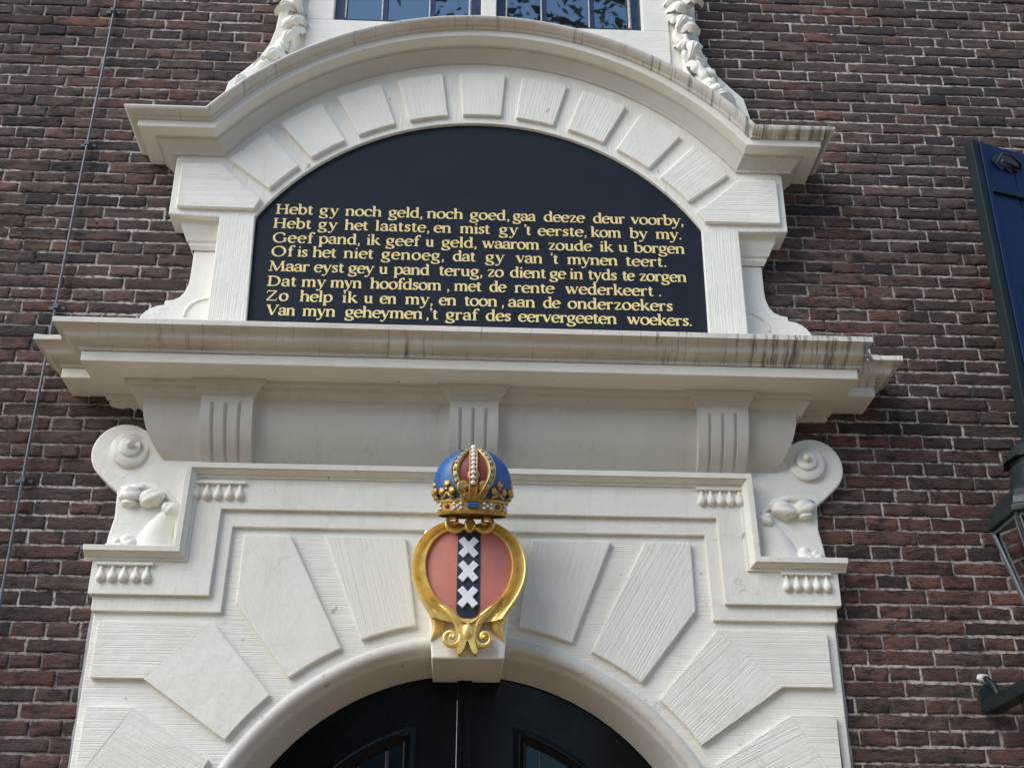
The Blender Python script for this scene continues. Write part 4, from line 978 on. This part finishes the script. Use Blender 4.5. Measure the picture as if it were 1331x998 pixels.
mb = MB(); mb.tube([(LXc-.012, .0, 2.535), (LXc-.010, -.03, 2.530), (LXc-.002, -.055, 2.505), (LXc, -.075, 2.470)], .010, 8); cnd = add('conduit', mb, LAMPG, lamp, smooth=60)
mb = MB(); mb.tube([(LXc-.016, .01, 2.541), (LXc-.012, -.026, 2.533)], .0135, 10); add('conduit_bush', mb, WHITEP, cnd, smooth=40)

cab = thing('lightning_cable', 'thin grey metal cable clipped down the bricks beside the doorway', 'cable', (-1.48, 0, 2.0))
mb = MB(); pts = []
for k in range(60):
    z_ = 6.4-.075*k; pts.append((-1.4785-.0035*math.sin(z_*2.1), -.020-.003*math.sin(z_*4.6), z_))
mb.tube(pts, .0052, 8); add('cable_run', mb, WIREM, cab, smooth=60)
for zc in (5.94, 5.253, 4.571, 3.838, 3.16, 2.45):
    mb = MB(); mb.box(-1.5075, -1.4875, -.010, .006, zc-.0075, zc+.0075); mb.box(-1.4695, -1.4495, -.010, .006, zc-.0075, zc+.0075); mb.box(-1.4875, -1.4695, -.029, -.006, zc-.010, zc+.010)
    add('cable_clip', mb, CLIPM, cab, bevel=.002)

# ------------------------------------------------------------------ canal tree behind the viewer (seen in the panes)
tree = thing('street_tree', 'leafy tree mirrored against blue sky in the upper window panes', 'tree', (2.6, -9.2, 0))
mb = MB(); T0 = Vector((2.6, -9.2, 0))
mb.tube([T0, T0+Vector((.1,0,4)), T0+Vector((-.1,.3,8)), T0+Vector((0,.6,12)), T0+Vector((.1,.8,15))], [.28,.23,.17,.09,.03], 10)
rr = random.Random(3); br = []
for k in range(34):
    z_ = rr.uniform(6.5, 14); a_ = rr.uniform(0, 2*math.pi); L_ = rr.uniform(1.5, 3.6)*(1 if k > 7 else 1.15)
    if k < 8: a_ = math.pi*(.72+.06*k)
    p0 = T0+Vector((0, .5, z_)); p2 = p0+Vector((math.cos(a_)*L_, math.sin(a_)*L_, rr.uniform(-.4, 1.2))); p1 = (p0+p2)/2+Vector((0,0,.3))
    mb.tube([p0, p1, p2], [.06,.035,.010], 5); br.append((p0, p1, p2))
add('trunk', mb, BARK, tree, smooth=60)
mb = MB()
for (p0, p1, p2) in br:
    for k in range(190):
        t = rr.random()**.7; c_ = (p0*(1-t)+p1*t) if rr.random() < .3 else (p1*(1-t)+p2*t)
        c_ = c_+Vector((rr.gauss(0,.34), rr.gauss(0,.34), rr.gauss(0,.28)))
        s_ = rr.uniform(.05, .10); u_ = Vector((rr.gauss(0,1), rr.gauss(0,1), rr.gauss(0,.6))).normalized(); v_ = u_.cross(Vector((rr.gauss(0,1), rr.gauss(0,1), rr.gauss(0,1)))).normalized()
        mb.F(mb.V([c_-u_*s_, c_-v_*s_*.45, c_+u_*s_, c_+v_*s_*.45]))
add('crown', mb, LEAF, tree)

# ------------------------------------------------------------------ house across the street (closes off the low sky)
om = simple('opposite_brick', (.16,.10,.075), .9, var=.25, scale=4); rm = simple('roof_slate', (.06,.06,.065), .7)
for hx0, hx1, nw, lb in ((-16, .7, 5, 'wide brick house across the street mirrored in the left door leaf'), (3.3, 16, 4, 'brick house across the street to the right of the sky gap in the door gloss')):
    house = thing('canal_house', lb, 'house', ((hx0+hx1)/2, -15, 0))
    mb = MB(); mb.box(hx0, hx1, -24, -15, 0, 9.0); add('wall', mb, om, house)
    mb = MB(); mb.loft([[(hx0,-14.7,9.0),(hx0,-19.5,11.5),(hx0,-24.3,9.0)],[(hx1,-14.7,9.0),(hx1,-19.5,11.5),(hx1,-24.3,9.0)]], cap0=True, cap1=True); add('roof', mb, rm, house)
    for fl in (.9, 3.8, 6.5):
        for k in range(nw):
            wx = hx0+(hx1-hx0)*(k+.5)/nw
            mb = MB(); mb.box(wx-.65, wx+.65, -15.02, -14.94, fl, fl+2.0); fr_ = add('window', mb, PW, house)
            mb = MB(); mb.box(wx-.53, wx+.53, -14.935, -14.925, fl+.12, fl+1.88); add('pane', mb, PANE, fr_)
